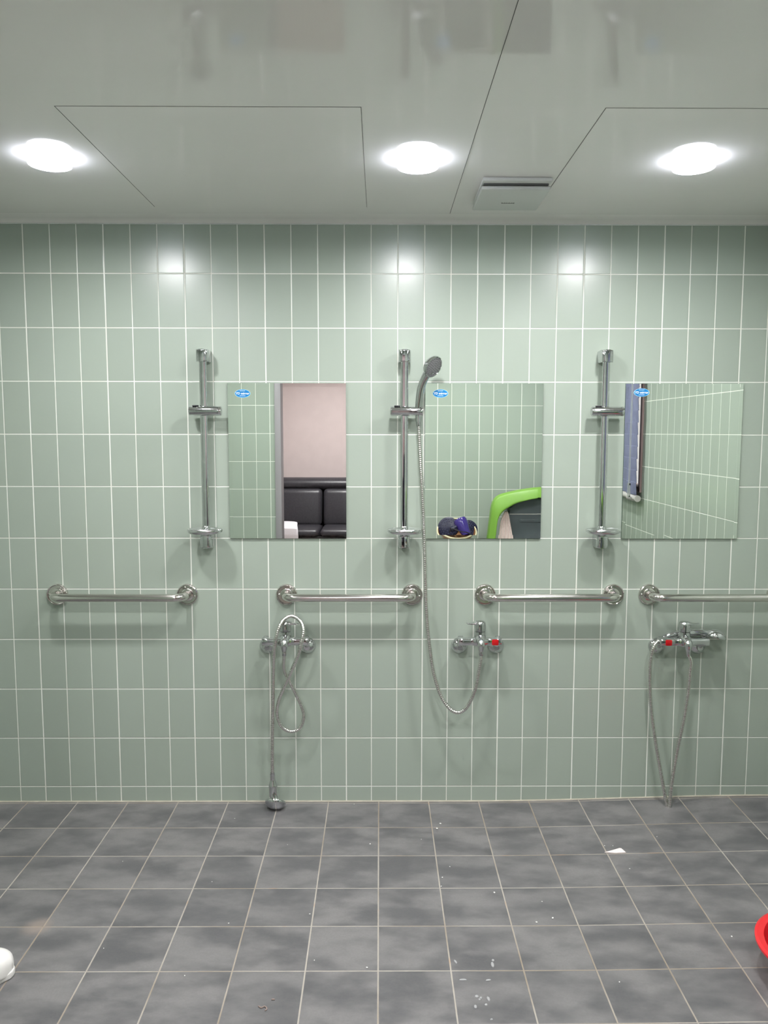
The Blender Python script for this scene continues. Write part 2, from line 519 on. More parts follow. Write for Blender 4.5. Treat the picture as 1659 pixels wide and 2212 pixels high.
def text_bm(body, size, depth, bold):
    cu = bpy.data.curves.new('lettering', 'FONT'); cu.body = body; cu.size = size; cu.extrude = depth; cu.offset = bold
    cu.align_x = 'CENTER'; cu.align_y = 'CENTER'; cu.resolution_u = 3
    ob = bpy.data.objects.new('lettering_source', cu); C.objects.link(ob)
    dg = bpy.context.evaluated_depsgraph_get(); dg.update()
    me = ob.evaluated_get(dg).to_mesh()
    bm = NB(); bm.from_mesh(me)
    ob.evaluated_get(dg).to_mesh_clear()
    bpy.data.objects.remove(ob); bpy.data.curves.remove(cu)
    return bm


def make_mirror(x0, sx, sz, label):
    t = thing('wall_mirror', (x0 + MW / 2, 0, MZ), label, 'mirror', 'frameless wall mirrors')
    a, b = (x0, MZ), (x0 + MW, MZ + MH)
    bw, y0, y1 = 0.0135, -0.0070, -0.0071
    bm = NB()
    outer = [(a[0], y0, a[1]), (b[0], y0, a[1]), (b[0], y0, b[1]), (a[0], y0, b[1])]
    inner = [(a[0] + bw, y1, a[1] + bw), (b[0] - bw, y1, a[1] + bw), (b[0] - bw, y1, b[1] - bw), (a[0] + bw, y1, b[1] - bw)]
    loft(bm, [outer, inner])
    obj('mirror_face', bm, M_MIRROR, t, sharp=0.1)
    bm = NB(); box(bm, (a[0], -0.0066, a[1]), (b[0], 0, b[1])); obj('glass_edge', bm, M_GEDGE, t)
    st = Vector((sx, 0, sz))
    bm = NB()
    for r, h0, h1, mi in ((1.0, 0.0, 0.0004, 1), (0.93, 0.0004, 0.0006, 0)):
        rg = [[(sx + 0.0297 * r * math.cos(2 * PI * i / 40), y1 - h, sz + 0.0157 * r * math.sin(2 * PI * i / 40)) for i in range(40)] for h in (h0, h1)]
        loft(bm, rg, mi=mi)
    sk = obj('sticker', bm, [M_BLUE, M_LBLUE], t)
    bm = text_bm('YD mirror', 0.0118, 0.0001, 0.00030)
    R = Matrix.Rotation(PI / 2, 4, 'X'); bmesh.ops.transform(bm, matrix=Matrix.Translation((sx, y1 - 0.0008, sz - 0.0002)) @ R, verts=bm.verts)
    for zo, w, n in ((0.0098, 0.020, 9), (-0.0088, 0.022, 10)):
        for i in range(n):
            xa = sx - w / 2 + w * i / n
            box(bm, (xa, y1 - 0.0009, sz + zo - 0.0009), (xa + w / n * 0.72, y1 - 0.0007, sz + zo + 0.0009))
    obj('lettering', bm, M_WHITE, sk)
    return t


p1, p2, p3 = at(524, 850, 0.007), at(951.5, 850, 0.007), at(1386, 848, 0.007)
make_mirror(-0.5955, p1.x, p1.z, 'frameless wall mirror reflecting a black sofa beyond the doorway')
make_mirror(0.1555, p2.x, p2.z, 'frameless wall mirror reflecting lime green plastic and a purple dryer')
make_mirror(0.9185, p3.x, p3.z, 'frameless wall mirror reflecting the navy blind of the side window')

# ------------------------------------------------------------------ shower rails
def make_rail(xc, label):
    t = thing('shower_rail', (xc, 0, 1.10), label, 'shower rail', 'chrome shower slide rails')
    yr = -0.043
    shape = []
    hw, dp, r = 0.0225, 0.066, 0.014
    shape += [(-hw - 0.001, 0), (-hw, -dp + r)]
    for k in range(1, 7):
        a = PI + PI / 2 * k / 6; shape.append((-hw + r + r * math.cos(a), -dp + r + r * math.sin(a)))
    for k in range(0, 6):
        a = 1.5 * PI + PI / 2 * k / 6; shape.append((hw - r + r * math.cos(a), -dp + r + r * math.sin(a)))
    shape += [(hw, -dp + r), (hw + 0.001, 0)]
    for zl, zh in ((1.733, 1.779), (1.033, 1.081)):
        bm = NB(); prism(bm, shape, (xc, 0, 0), (1, 0, 0), (0, 1, 0), (0, 0, 1), zl, zh, 0.005); obj('wall_bracket', bm, M_CHROME, t)
    bm = NB(); loft(bm, [[Vector((xc + x, yr + y, z)) for x, y in superellipse(0.0138, 0.0080, 3.0, 48)] for z in (1.07, 1.3, 1.5, 1.742)]); obj('rail_tube', bm, M_CHROME, t)
    # slider: barrel across the rail with holder socket
    zs = at(0, 887, 0.055).z; cx = xc + 0.0070
    bm = NB(); L = 0.0605
    lathe(bm, [(0.0, -L), (0.0150, -L), (0.0172, -L + 0.002), (0.0180, -L + 0.005), (0.0180, L - 0.012), (0.0168, L - 0.0115), (0.0168, L - 0.0105), (0.0180, L - 0.010), (0.0180, L - 0.003), (0.0168, L), (0.0, L)], (cx, -0.050, zs), (1, 0, 0), 40)
    sl = obj('slider', bm, M_CHROME, t)
    bm = NB(); box(bm, (cx - 0.046, -0.062, zs + 0.0155), (cx - 0.024, -0.046, zs + 0.0215), 0.002); obj('release_button', bm, M_BLACK, sl)
    # soap dish clamped to the rail just above the lower bracket
    zd = 1.1005
    bm = NB()
    pr = [(0.55, -0.011), (0.88, -0.010), (0.975, -0.005), (1.0, 0.000), (0.99, 0.0055), (0.95, 0.0078), (0.90, 0.0066), (0.84, 0.0045), (0.3, 0.0058)]
    loft(bm, [[(xc + x * s, -0.066 + y * s, zd + h) for x, y in superellipse(0.066, 0.046, 2.4)] for s, h in pr])
    ds = obj('soap_dish', bm, M_DISH, t)
    bm = NB(); lathe(bm, [(0.0, -0.020), (0.016, -0.020), (0.022, -0.012), (0.024, -0.009)], (xc, -0.050, zd), (0, 0, 1), 32)
    lathe(bm, [(0.0165, -0.003), (0.0165, 0.0125), (0.0145, 0.0155), (0.012, 0.0155)], (xc, -0.045, zd), (0, 0, 1), 32); obj('dish_clamp', bm, M_CHROME, ds)
    return t


RX = []
for (ya, xa, yb, xb), lb in (((790, 435.5, 1110, 445.5), 'chrome shower slide rail left of the sofa mirror, holder empty'),
                             ((790, 873.5, 1110, 874.0), 'chrome shower slide rail in the middle, holding a hand shower'),
                             ((790, 1311.5, 1110, 1301.0), 'chrome shower slide rail left of the blind mirror, holder empty')):
    xc = (at(xa, ya, 0.05).x + at(xb, yb, 0.05).x) / 2
    RX.append(xc); make_rail(xc, lb)

# ------------------------------------------------------------------ grab bars
def make_grab_bar(x0, x1, z, label):
    t = thing('grab_bar', ((x0 + x1) / 2, 0, z), label, 'grab bar', 'stainless grab bars')
    r, d, br = 0.0155, 0.072, 0.038
    pts = [Vector((x0, -0.006, z)), Vector((x0, -(d - br) * 0.5, z)), Vector((x0, -(d - br), z))]
    for k in range(1, 9): a = PI / 2 * k / 8; pts.append(Vector((x0 + br - br * math.cos(a), -(d - br) - br * math.sin(a), z)))
    n = 10
    for k in range(1, n): pts.append(Vector((x0 + br + (x1 - x0 - 2 * br) * k / n, -d, z)))
    for k in range(0, 9): a = PI / 2 * k / 8; pts.append(Vector((x1 - br + br * math.sin(a), -(d - br) - br * math.cos(a), z)))
    pts += [Vector((x1, -(d - br) * 0.5, z)), Vector((x1, -0.006, z))]
    bm = NB(); sweep(bm, pts, r, 28, start=(0, 0, 1)); obj('bar_tube', bm, M_STEEL, t, sharp=60)
    for xf, s in ((x0, 0), (x1, 1)):
        bm = NB()
        lathe(bm, [(0.0415, 0), (0.0415, 0.005), (0.0405, 0.0085), (0.038, 0.010), (0.0355, 0.0088), (0.0345, 0.0055), (0.0245, 0.0055), (0.0240, 0.0085), (0.0225, 0.0095), (0.0155, 0.0095)], (xf, 0, z), (0, -1, 0), 56)
        fl = obj('wall_flange', bm, M_STEEL, t)
        for k in range(3):
            a = PI + 2 * PI * k / 3 - (0.25 if s else 0.0) + s * PI
            bm = NB(); lathe(bm, [(0.0042, 0.0055), (0.0040, 0.0075), (0.0025, 0.0090), (0, 0.0095)], (xf + 0.0295 * math.cos(a), 0, z + 0.0295 * math.sin(a)), (0, -1, 0), 14)
            obj('screw', bm, M_STEEL, fl)
    return t


for xa, xb, lb in ((123, 404.5, 'polished steel grab bar at far left, nothing mounted below it'), (619, 890.5, 'polished steel grab bar above the tap with the looped hose'),
                   (1048, 1325.5, 'polished steel grab bar right of the long hanging hose, under the middle mirror'), (1403, 1680, 'polished steel grab bar cut by the right picture edge, above the tap')):
    a, b = at(xa, 1284.5, 0.008), at(xb, 1284.5, 0.008)
    make_grab_bar(a.x, b.x, a.z, lb)

# ------------------------------------------------------------------ mixer taps
def make_tap(xa, xb, yh, lever, red, label):
    """xa, xb: measured places of the two wall unions"""
    A, B = at(xa, yh, 0.034), at(xb, yh, 0.034)
    xm, zf = (A.x + B.x) / 2, (A.z + B.z) / 2
    zb = zf + 0.036; yb = -0.074
    t = thing('mixer_tap', (xm, 0, zf), label, 'shower tap', 'wall mixer taps')
    for xf in (A.x, B.x):
        bm = NB()
        lathe(bm, [(0.0325, 0), (0.0325, 0.002), (0.0315, 0.0045), (0.027, 0.011), (0.020, 0.018), (0.0135, 0.023), (0.0125, 0.024), (0.0115, 0.024), (0.0115, 0.0335), (0.0105, 0.035), (0, 0.035)], (xf, 0, zf), (0, -1, 0), 44)
        obj('wall_flange', bm, M_CHROME, t)
        bm = NB()
        sweep(bm, smooth_path([(xf, -0.020, zf + 0.004), (xf, -0.030, zf + 0.010), (xf, -0.040, zf + 0.026), (xf, -0.052, zb), (xf, yb + 0.006, zb)], 0.004), 0.0105, 20)
        lathe(bm, [(0.0, 0.046), (0.0155, 0.046), (0.017, 0.048), (0.017, 0.060), (0.0155, 0.062), (0.0, 0.062)], (xf, 0, zb), (0, -1, 0), 6)
        obj('wall_union', bm, M_DKCHROME, t)
    # horizontal body, waisted towards the cartridge column
    bm = NB(); rings = []
    hx = (B.x - A.x) / 2
    for s, kz, ky in ((-1.17, 0.70, 0.75), (-1.155, 0.92, 0.93), (-1.12, 1.0, 1.0), (-0.86, 1.0, 1.0), (-0.55, 0.97, 0.97), (-0.36, 0.98, 1.0), (-0.25, 1.15, 1.25), (0, 1.25, 1.4), (0.25, 1.15, 1.25), (0.36, 0.98, 1.0), (0.55, 0.97, 0.97), (0.86, 1.0, 1.0), (1.12, 1.0, 1.0), (1.155, 0.92, 0.93), (1.17, 0.70, 0.75)):
        rings.append([(xm + hx * s, yb + 0.0165 * ky * y, zb + 0.0150 * kz * z) for y, z in superellipse(1, 1, 3.6, 32)])
    loft(bm, rings); obj('tap_body', bm, M_CHROME, t)
    # cartridge column
    bm = NB(); lathe(bm, [(0.0205, -0.012), (0.0235, 0.0), (0.0235, 0.012), (0.0222, 0.026), (0.0215, 0.0395), (0.020, 0.0405), (0.0, 0.0405)], (xm, yb, zb), (0, 0, 1), 44); obj('cartridge_housing', bm, M_CHROME, t)
    bm = NB(); lathe(bm, [(0.0195, 0.0410), (0.0222, 0.0420), (0.0225, 0.052), (0.0222, 0.068), (0.0212, 0.0745), (0.0175, 0.0785), (0.010, 0.0800), (0, 0.0802)], (xm, yb, zb), (0, 0, 1), 44)
    lv = []
    for s, w, th, up in ((0.000, 0.0185, 0.0075, 0.0), (0.012, 0.0180, 0.0065, 0.0), (0.024, 0.0150, 0.0048, -0.0012), (0.034, 0.0115, 0.0036, -0.0022), (0.043, 0.0095, 0.0030, -0.0018), (0.050, 0.0075, 0.0026, -0.0002), (0.0535, 0.0040, 0.0016, 0.0008)):
        d = Vector(lever).normalized(); q = Vector((-d.y, d.x, 0))
        cpt = Vector((xm, yb, zb + 0.0725 + up)) + d * s
        lv.append([cpt + q * (w * y) + Vector((0, 0, th * z)) for y, z in superellipse(1, 1, 2.6, 20)])
    loft(bm, lv); obj('lever_handle', bm, M_CHROME, t)
    # spout leaning forward and down to the hose outlet
    so = Vector((xm, yb - 0.044, zb - 0.008))
    bm = NB()
    sp = smooth_path([(xm, yb - 0.002, zb + 0.016), (xm, yb - 0.018, zb + 0.013), (xm, yb - 0.034, zb + 0.007), (xm, yb - 0.042, zb + 0.001), tuple(so)], 0.002)
    sweep(bm, sp, lambda i, n: 0.0200 - 0.0062 * i / n, 28); obj('spout', bm, M_CHROME, t)
    bm = NB(); lathe(bm, [(0.0, 0.008), (0.0138, 0.008), (0.0145, 0.005), (0.0142, 0.002), (0.0118, -0.010), (0.0095, -0.019), (0.0080, -0.020), (0.0, -0.020)], so, (0, 0, 1), 12); obj('hose_nut', bm, M_CHROME, t)
    if red:
        xr = xm + red * hx * 0.80
        bm = NB()
        pl = [(x, z) for x, z in superellipse(0.0125, 0.0112, 7, 32)]
        prism(bm, pl, (xr, yb - 0.0148, zb), (1, 0, 0), (0, 0, 1), (0, -1, 0), 0, 0.0022, 0.0008, 2)
        tag(obj('temperature_mark', bm, M_RED, t), 'red square temperature mark')
    return t, so - Vector((0, 0, 0.020))


tap1, out1 = make_tap(576.7, 662.6, 1399.2, (1, -0.25, 0), 0, 'chrome mixer tap with its hose looped over the lever')
tap2, out2 = make_tap(993.8, 1073.0, 1399.2, (-1, -0.15, 0), 1, 'chrome mixer tap under the middle mirror, lever turned left')
tap3, out3 = make_tap(1424, 1513, 1400, (1, -0.10, 0), -1, 'chrome mixer tap at right with a hand shower lying behind it')


# ------------------------------------------------------------------ hoses and hand showers
def make_hose(pts, label, start_nut=True, end_nut=True):
    t = thing('shower_hose', pts[0], label, 'shower hose', 'ribbed metal shower hoses')
    path = smooth_path(pts, 0.0074 / 4)
    pat = (1.0, 1.0, 0.90, 0.90)
    bm = NB(); sweep(bm, path, lambda i, n: 0.0075 * pat[i % 4], 16); obj('ribbed_tube', bm, M_HOSE, t, sharp=60)
    for nut, idx in ((start_nut, 0), (end_nut, -1)):
        if not nut: continue
        a = path[0] if idx == 0 else path[-1]; b = path[8] if idx == 0 else path[-9]
        bm = NB(); lathe(bm, [(0, -0.001), (0.0084, -0.001), (0.0088, 0.002), (0.0086, 0.016), (0.0078, 0.020), (0.006, 0.020)], a, b - a, 24)
        obj('end_ferrule', bm, M_DKCHROME, t)
    return t


def make_hand_shower(hp, hr, centre, normal, hrad, label, steps=0.004):
    """hp: handle points from hose end to head neck, hr: radii along them"""
    t = thing('hand_shower', hp[0], label, 'hand shower', 'chrome hand showers')
    path = smooth_path(hp, steps)

    def rad(i, n):
        s = i / (n - 1) * (len(hr) - 1); k = min(int(s), len(hr) - 2)
        return hr[k] + (hr[k + 1] - hr[k]) * (s - k)
    bm = NB(); sweep(bm, path, rad, 28); obj('handle', bm, M_CHROME, t, sharp=50)
    c = Vector(centre); nrm = Vector(normal).normalized()
    bm = NB(); R = hrad
    lathe(bm, [(0.0, -0.026), (R * 0.35, -0.0245), (R * 0.65, -0.019), (R * 0.88, -0.010), (R * 0.98, -0.002), (R, 0.003), (R * 0.97, 0.007), (R * 0.90, 0.0075), (R * 0.88, 0.0055)], c, nrm, 52); obj('shower_head', bm, M_CHROME, t)
    bm = NB(); lathe(bm, [(R * 0.885, 0.003), (R * 0.885, 0.0062), (R * 0.6, 0.0078), (0, 0.0085)], c, nrm, 44); fc = obj('spray_face', bm, M_SPRAY, t)
    u, v, w = basis(nrm)
    bm = NB()
    for q, cnt in ((0.20, 6), (0.38, 12), (0.56, 18), (0.74, 24)):
        for k in range(cnt):
            a = 2 * PI * k / cnt + q * 3
            p = c + u * (R * q * math.cos(a)) + v * (R * q * math.sin(a)) + w * (0.0083 - 0.0016 * q)
            lathe(bm, [(0.0014, -0.0005), (0.0013, 0.0008), (0.0008, 0.0014), (0, 0.0014)], p, w, 8)
    tag(obj('spray_nozzles', bm, M_NOZZLE, fc), 'dark nozzle dots', kind='stuff')
    return t


A = at
# middle: hand shower in the slider socket, long hose
hb = A(904.5, 903, 0.055)
make_hand_shower([A(903.5, 911, 0.050), A(903.6, 898, 0.050), A(903.8, 884, 0.051), A(904.6, 868, 0.055), A(910, 836, 0.067), A(920, 812, 0.080), A(930, 799, 0.090)],
                 [0.0095, 0.0110, 0.0125, 0.0138, 0.0142, 0.0145, 0.0160], A(934.5, 791.5, 0.098), (0.64, -0.62, -0.46), 0.0425,
                 'chrome hand shower standing in the middle rail holder, face turned right')
make_hose([A(903.5, 910, 0.050), A(905, 930, 0.050), A(909, 1010, 0.054), A(914.5, 1110, 0.058), A(917.5, 1200, 0.058), A(920, 1300, 0.060), A(926, 1380, 0.064), A(936, 1450, 0.070), A(952, 1502, 0.078),
           A(972, 1531, 0.088), A(990, 1539, 0.095), A(1008, 1528, 0.102), A(1025, 1493, 0.112), A(1034, 1452, 0.118), A(1039, 1422, 0.120), tuple(out2 + Vector((0, 0, -0.008))), tuple(out2 + Vector((0, 0, 0.004)))],
          'long ribbed metal hose running from the raised hand shower to the middle tap')
# left: hose looped over the lever, hand shower hanging to the floor
hz1 = [tuple(out1 + Vector((0, 0, 0.004))), tuple(out1 + Vector((0, 0, -0.010))), A(614, 1446, 0.095), A(625, 1471, 0.068), A(640, 1501, 0.050), A(653, 1530, 0.042), A(656, 1550, 0.042), A(648, 1572, 0.042), A(630, 1580, 0.045), A(610, 1571, 0.050), A(599, 1547, 0.056),
       A(601, 1518, 0.066), A(612, 1489, 0.082), A(627, 1456, 0.104), A(644, 1415, 0.122), A(651, 1388, 0.126), A(655.5, 1362, 0.116), A(649, 1342, 0.098), A(631.5, 1331, 0.084), A(614, 1338, 0.094), A(602.5, 1356, 0.112), A(596, 1380, 0.118), A(592, 1412, 0.108),
       A(590, 1480, 0.080), A(588.5, 1580, 0.064), A(588.3, 1640, 0.060), A(588.8, 1678, 0.058)]
make_hose(hz1, 'ribbed metal hose looped in a figure of eight over the left tap')
fzz = onz(597, 1749)
make_hand_shower([A(588.8, 1672, 0.058), A(589, 1681, 0.058), A(589.3, 1684, 0.058), A(590, 1700, 0.060), A(591.5, 1722, 0.068), A(594, 1736, 0.080)], [0.0100, 0.0105, 0.0172, 0.0172, 0.0172, 0.0165],
                 A(595, 1734.5, 0.066), (0.10, 0.62, 0.78), 0.0415, 'chrome hand shower hanging head down on the floor below the left tap', 0.003)
# right: hand shower behind the tap, hose dipping to the floor
make_hand_shower([A(1441, 1375, 0.046), A(1450, 1371.5, 0.044), A(1470, 1368, 0.040), A(1495, 1366, 0.040), A(1515, 1366, 0.044), A(1532, 1370, 0.050)], [0.0095, 0.0120, 0.0135, 0.0130, 0.0125, 0.0130],
                 A(1546, 1373.5, 0.052), (-0.22, -0.10, -0.95), 0.0400, 'chrome hand shower lying on its side behind the right tap')
make_hose([A(1442, 1375, 0.046), A(1436, 1376.5, 0.047), A(1424, 1383, 0.056), A(1412, 1398, 0.064), A(1405.5, 1425, 0.060), A(1403.5, 1470, 0.055), A(1406, 1525, 0.052), A(1414, 1590, 0.056), A(1424, 1650, 0.062), A(1434, 1705, 0.070), A(1439.5, 1735, 0.076),
           A(1443.2, 1748, 0.080), A(1446.5, 1738, 0.084), A(1449, 1706, 0.082), A(1456, 1660, 0.082), A(1465, 1610, 0.088), A(1476, 1560, 0.096), A(1486, 1500, 0.108), A(1491, 1450, 0.118), A(1492.5, 1428, 0.120), tuple(out3 + Vector((0, 0, -0.008))), tuple(out3 + Vector((0, 0, 0.004)))],
          'ribbed metal hose dipping to the floor below the right tap')

# ------------------------------------------------------------------ small things on the floor
def fl(x, y, dz=0.0):
    p = onz(x, y, 0.0)
    for _ in range(4): p = onz(x, y, floor_z(p.x, p.y))
    p.z += dz
    return p


pc = fl(1329, 1840)
q = [fl(1306, 1842.5), fl(1317, 1840), fl(1338, 1835.5), fl(1342, 1836), fl(1352, 1843), fl(1330, 1844)]
bm = NB(); top = [p + Vector((0, 0, 0.0035 + 0.003 * (i in (2, 3)))) for i, p in enumerate(q)]; bot = [p + Vector((0, 0, 0.0008)) for p in q]
loft(bm, [bot, top]); tag(obj('paper_scrap', bm, M_PAPER, loc=pc), 'torn white paper scrap lying on the grey floor tiles at right', 'paper')
crumbs = [(507, 1768.6, 1), (799.5, 1823.6, 1.5), (765, 1737.5, 1), (265, 1861, 0.8), (621, 1825, 0.9), (669, 1975, 1.2), (679, 2075, 1.1), (793, 2091, 1.6), (494, 1995, 1.3), (399, 2108, 1.1), (910, 1813.6, 1), (944, 1791, 2.4), (951.6, 1780, 2.2),
          (955.6, 1896, 1.5), (971.6, 1872.6, 1.2), (953, 1915, 1.2), (1068, 1929, 1.8), (1171, 1948, 1.2), (1194, 1984, 2.0), (1159, 1993, 1.8), (1419, 1807.6, 1), (1324, 1827.6, 1), (1306, 1827.6, 1.3), (1580.6, 2023.7, 1.6), (1360, 1877, 1.2), (1338, 2122, 1.2), (224, 2049, 1), (458, 1905, 0.9)]
proto = None
for i, (x, y, s) in enumerate(crumbs):
    p = fl(x, y)
    if proto is None:
        bm = NB(); bmesh.ops.create_icosphere(bm, subdivisions=1, radius=0.0018)
        for v in bm.verts: v.co = Vector((v.co.x * random.uniform(0.9, 1.4), v.co.y * random.uniform(0.7, 1.1), v.co.z * 0.5 + 0.0009))
        o = obj('crumb', bm, M_CRUMB); tag(o, 'tiny white crumb lying on the grey floor tiles', 'crumb', 'white crumbs on the floor'); proto = o
    else:
        o = proto.copy(); C.objects.link(o)
    o.location = p; o.scale = (s, s, s); o.rotation_euler = (0, 0, i * 1.3)
proto = None
for i, (x, y, a, b) in enumerate(((1064, 2084, 1.0, 2.4), (1065, 2075, 0.8, 1.0), (984, 2078, 0.7, 1.8), (1000, 2117, 2.2, 0.6), (1055, 2118, 1.6, 0.6), (1030, 2153, 1.1, 1.1), (1039, 2156, 0.8, 0.8), (1055, 2158, 0.9, 1.8), (1050, 2171, 0.9, 0.8), (1027, 2175, 0.9, 1.4), (1062, 2203, 0.8, 0.6), (1036, 2160, 0.7, 0.7))):
    p = fl(x, y)
    if proto is None:
        bm = NB(); lathe(bm, [(0.0058, 0), (0.0057, 0.0012), (0.0049, 0.0025), (0.0034, 0.0034), (0.0016, 0.0038), (0, 0.0039)], (0, 0, 0), (0, 0, 1), 20)
        o = obj('water_drop', bm, M_GLINTWATER, sharp=80); tag(o, 'small water drop with its glint painted whitish on the floor in front of the camera', 'water drop', 'water drops on the floor'); proto = o
    else:
        o = proto.copy(); C.objects.link(o)
    o.location = p + Vector((0, 0, 0.0002)); o.scale = (a * 0.8, b * 0.8, 0.8); o.rotation_euler = (0, 0, 0.2 * (i % 3))
for (x, y), lb in (((568, 2177), 'curl of pale brown lint on the floor at bottom centre left'), ((590, 2161), 'dark lint speck just behind the pale lint curl')):
    p = fl(x, y)
    bm = NB(); big = x < 580
    pts = [p + Vector((dx, dy, 0.002)) for dx, dy in (((-0.012, 0.004), (-0.004, -0.002), (0.004, 0.003), (0.011, -0.006), (0.007, -0.012)) if big else ((-0.004, 0), (0, 0.002), (0.004, 0)))]
    sweep(bm, smooth_path(pts, 0.002), 0.0016, 8); tag(obj('lint', bm, M_LINT, loc=p), lb, 'lint')

# white bath slipper, toe in frame at lower left
tp = fl(29, 2111)
t = thing('bath_slipper', (tp.x - 0.13, tp.y - 0.005, 0), 'white moulded bath slipper cut by the left picture edge', 'slipper')
cx, cy = tp.x, tp.y + 0.004
bm = NB()
sole = []
for k in range(48):
    a = 2 * PI * k / 48
    c_, s_ = math.cos(a), math.sin(a)
    hw = 0.047 if c_ > 0 else 0.040
    sole.append((cx - 0.13 + 0.13 * math.copysign(abs(c_) ** 0.75, c_), cy + (hw - 0.006 * (1 - c_ * c_)) * math.copysign(abs(s_) ** 0.85, s_)))
prism(bm, sole, (0, 0, 0.0), (1, 0, 0), (0, 1, 0), (0, 0, 1), 0.0, 0.022, 0.006); obj('sole', bm, M_WHITEPL, t)
bm = NB(); nu, nv = 28, 12
vv = {}
for i in range(nu + 1):
    for j in range(nv + 1):
        th = PI * i / nu                       # across the foot
        ph = j / nv              # toe to instep
        L = 0.135 * ph
        w = 0.0475 * min(1.0, math.sqrt(max(1 - (1 - min(ph * 2.9, 1)) ** 2, 0.0)))
        h = 0.026 + 0.036 * min(1.0, math.sqrt(max(1 - (1 - min(ph * 2.2, 1)) ** 2, 0.0)))
        vv[i, j] = bm.verts.new((cx - L, cy + w * math.cos(th), 0.012 + h * math.sin(th) ** 0.7))
for i in range(nu):
    for j in range(nv):
        bm.faces.new((vv[i, j], vv[i + 1, j], vv[i + 1, j + 1], vv[i, j + 1]))
up = obj('upper', bm, M_WHITEPL, t)
sm = up.modifiers.new('thickness', 'SOLIDIFY'); sm.thickness = 0.006; sm.offset = -1
sm = up.modifiers.new('smooth', 'SUBSURF'); sm.levels = 1; sm.render_levels = 1

# red washbasin at lower right
bp = fl(1636, 2110)
t = thing('washbasin', (bp.x + 0.185, bp.y - 0.02, 0), 'red round plastic washbasin cut by the right picture edge', 'basin')
o = Vector(t.location)
bm = NB(); lathe(bm, [(0, 0.0), (0.125, 0.0), (0.132, 0.004), (0.158, 0.060), (0.166, 0.092), (0.180, 0.096), (0.184, 0.092), (0.187, 0.093), (0.187, 0.099), (0.180, 0.103), (0.164, 0.100), (0.160, 0.092), (0.150, 0.055), (0.126, 0.008), (0.11, 0.005), (0, 0.005)], o, (0, 0, 1), 72)
obj('bowl', bm, M_REDPL, t)

# ------------------------------------------------------------------ what the mirrors show
# door frame
bm = NB()
for lo, hi in (((DX0 - 0.004, 0.0), (DX0 + 0.040, DZ)), ((DX1 - 0.040, 0.0), (DX1 + 0.004, DZ)), ((DX0, DZ - 0.04), (DX1, DZ + 0.004))):
    box(bm, (lo[0], -LB - 0.13, lo[1]), (hi[0], -LB + 0.010, hi[1]), 0.002)
struct('door_1', bm, M_JAMB)
# hall beyond the door
HB = 6.15
bm = NB(); box(bm, (-2.6, -HB, -0.06), (2.4, -LB - 0.10, -0.004)); struct('floor_hall', bm, M_HFLOOR)
bm = NB(); box(bm, (-2.6, -HB - 0.1, 0), (2.4, -HB, 2.45)); struct('wall_hall_back', bm, M_PINK)
bm = NB(); box(bm, (-2.7, -HB - 0.1, 0), (-2.6, -LB - 0.12, 2.45)); struct('wall_hall_left', bm, M_PINK)
bm = NB(); box(bm, (2.4, -HB - 0.1, 0), (2.5, -LB - 0.12, 2.45)); struct('wall_hall_right', bm, M_PINK)
bm = NB(); box(bm, (-2.7, -LB - 0.17, 0), (DX0, -LB - 0.12, 2.45)); box(bm, (DX1, -LB - 0.17, 0), (2.5, -LB - 0.12, 2.45)); box(bm, (DX0, -LB - 0.17, DZ), (DX1, -LB - 0.12, 2.45)); struct('wall_hall_front', bm, M_PINK)
bm = NB(); box(bm, (-2.7, -HB - 0.1, 2.45), (2.5, -LB - 0.12, 2.5)); struct('ceiling_hall', bm, M_HCEIL)
t = thing('added_hall_light', (-0.4, -4.7, 2.45), 'unseen round ceiling light added to brighten the hall beyond the doorway', 'ceiling light')  # unseen lamp, added only to light the pink hall
bm = NB(); lathe(bm, [(0.125, 0), (0.125, 0.020), (0.120, 0.024), (0.106, 0.024), (0.104, 0.018), (0.104, 0)], (-0.4, -4.7, 2.45), (0, 0, -1), 40, cap=False); obj('lamp_frame', bm, M_LRING, t)
bm = NB(); lathe(bm, [(0.104, 0.0), (0.104, 0.020), (0.09, 0.021), (0, 0.022)], (-0.4, -4.7, 2.45), (0, 0, -1), 24); obj('diffuser', bm, M_LAMP2, t)

# black sofa
pj = behind(698, 1032, 5.62)
zt_ = pj.z; seam = pj.x
zsj = behind(680, 1133, 5.50).z
t = thing('sofa', (seam - 0.1, -5.6, 0), 'black leather sofa against the pink hall wall', 'sofa')
yf, ybk = -5.02, -6.05
xs = [seam - 1.30, seam - 0.65, seam, seam + 0.65]
bm = NB(); box(bm, (xs[0] - 0.02, ybk, 0.10), (xs[3] + 0.02, yf - 0.06, zsj - 0.14), 0.02); obj('base', bm, M_LEATHER, t)
for i in range(3):
    bm = NB(); box(bm, (xs[i] + 0.004, ybk + 0.25, zsj - 0.15), (xs[i + 1] - 0.004, yf, zsj + 0.005), 0.045, 4); obj('seat_cushion', bm, M_LEATHER, t)
    bm = NB(); box(bm, (xs[i] + 0.006, -5.85, zsj - 0.02), (xs[i + 1] - 0.006, -5.56, zt_ - 0.115), 0.05, 4)
    for v in bm.verts: v.co.y += 0.10 * (1 - (v.co.z - zsj) / 0.5) - 0.03
    obj('back_cushion', bm, M_LEATHER, t)
bm = NB(); sweep(bm, [Vector((x_, -5.70, zt_ - 0.07)) for x_ in (xs[0] + 0.01, xs[1], xs[2], xs[3] - 0.01)], 1.0, 28, 0.11, 0.072, start=(0, 1, 0)); obj('headrest', bm, M_LEATHER, t)
bm = NB(); box(bm, (xs[0], ybk, 0.15), (xs[3], -5.80, zt_ - 0.06), 0.04, 3); obj('back_frame', bm, M_LEATHER, t)
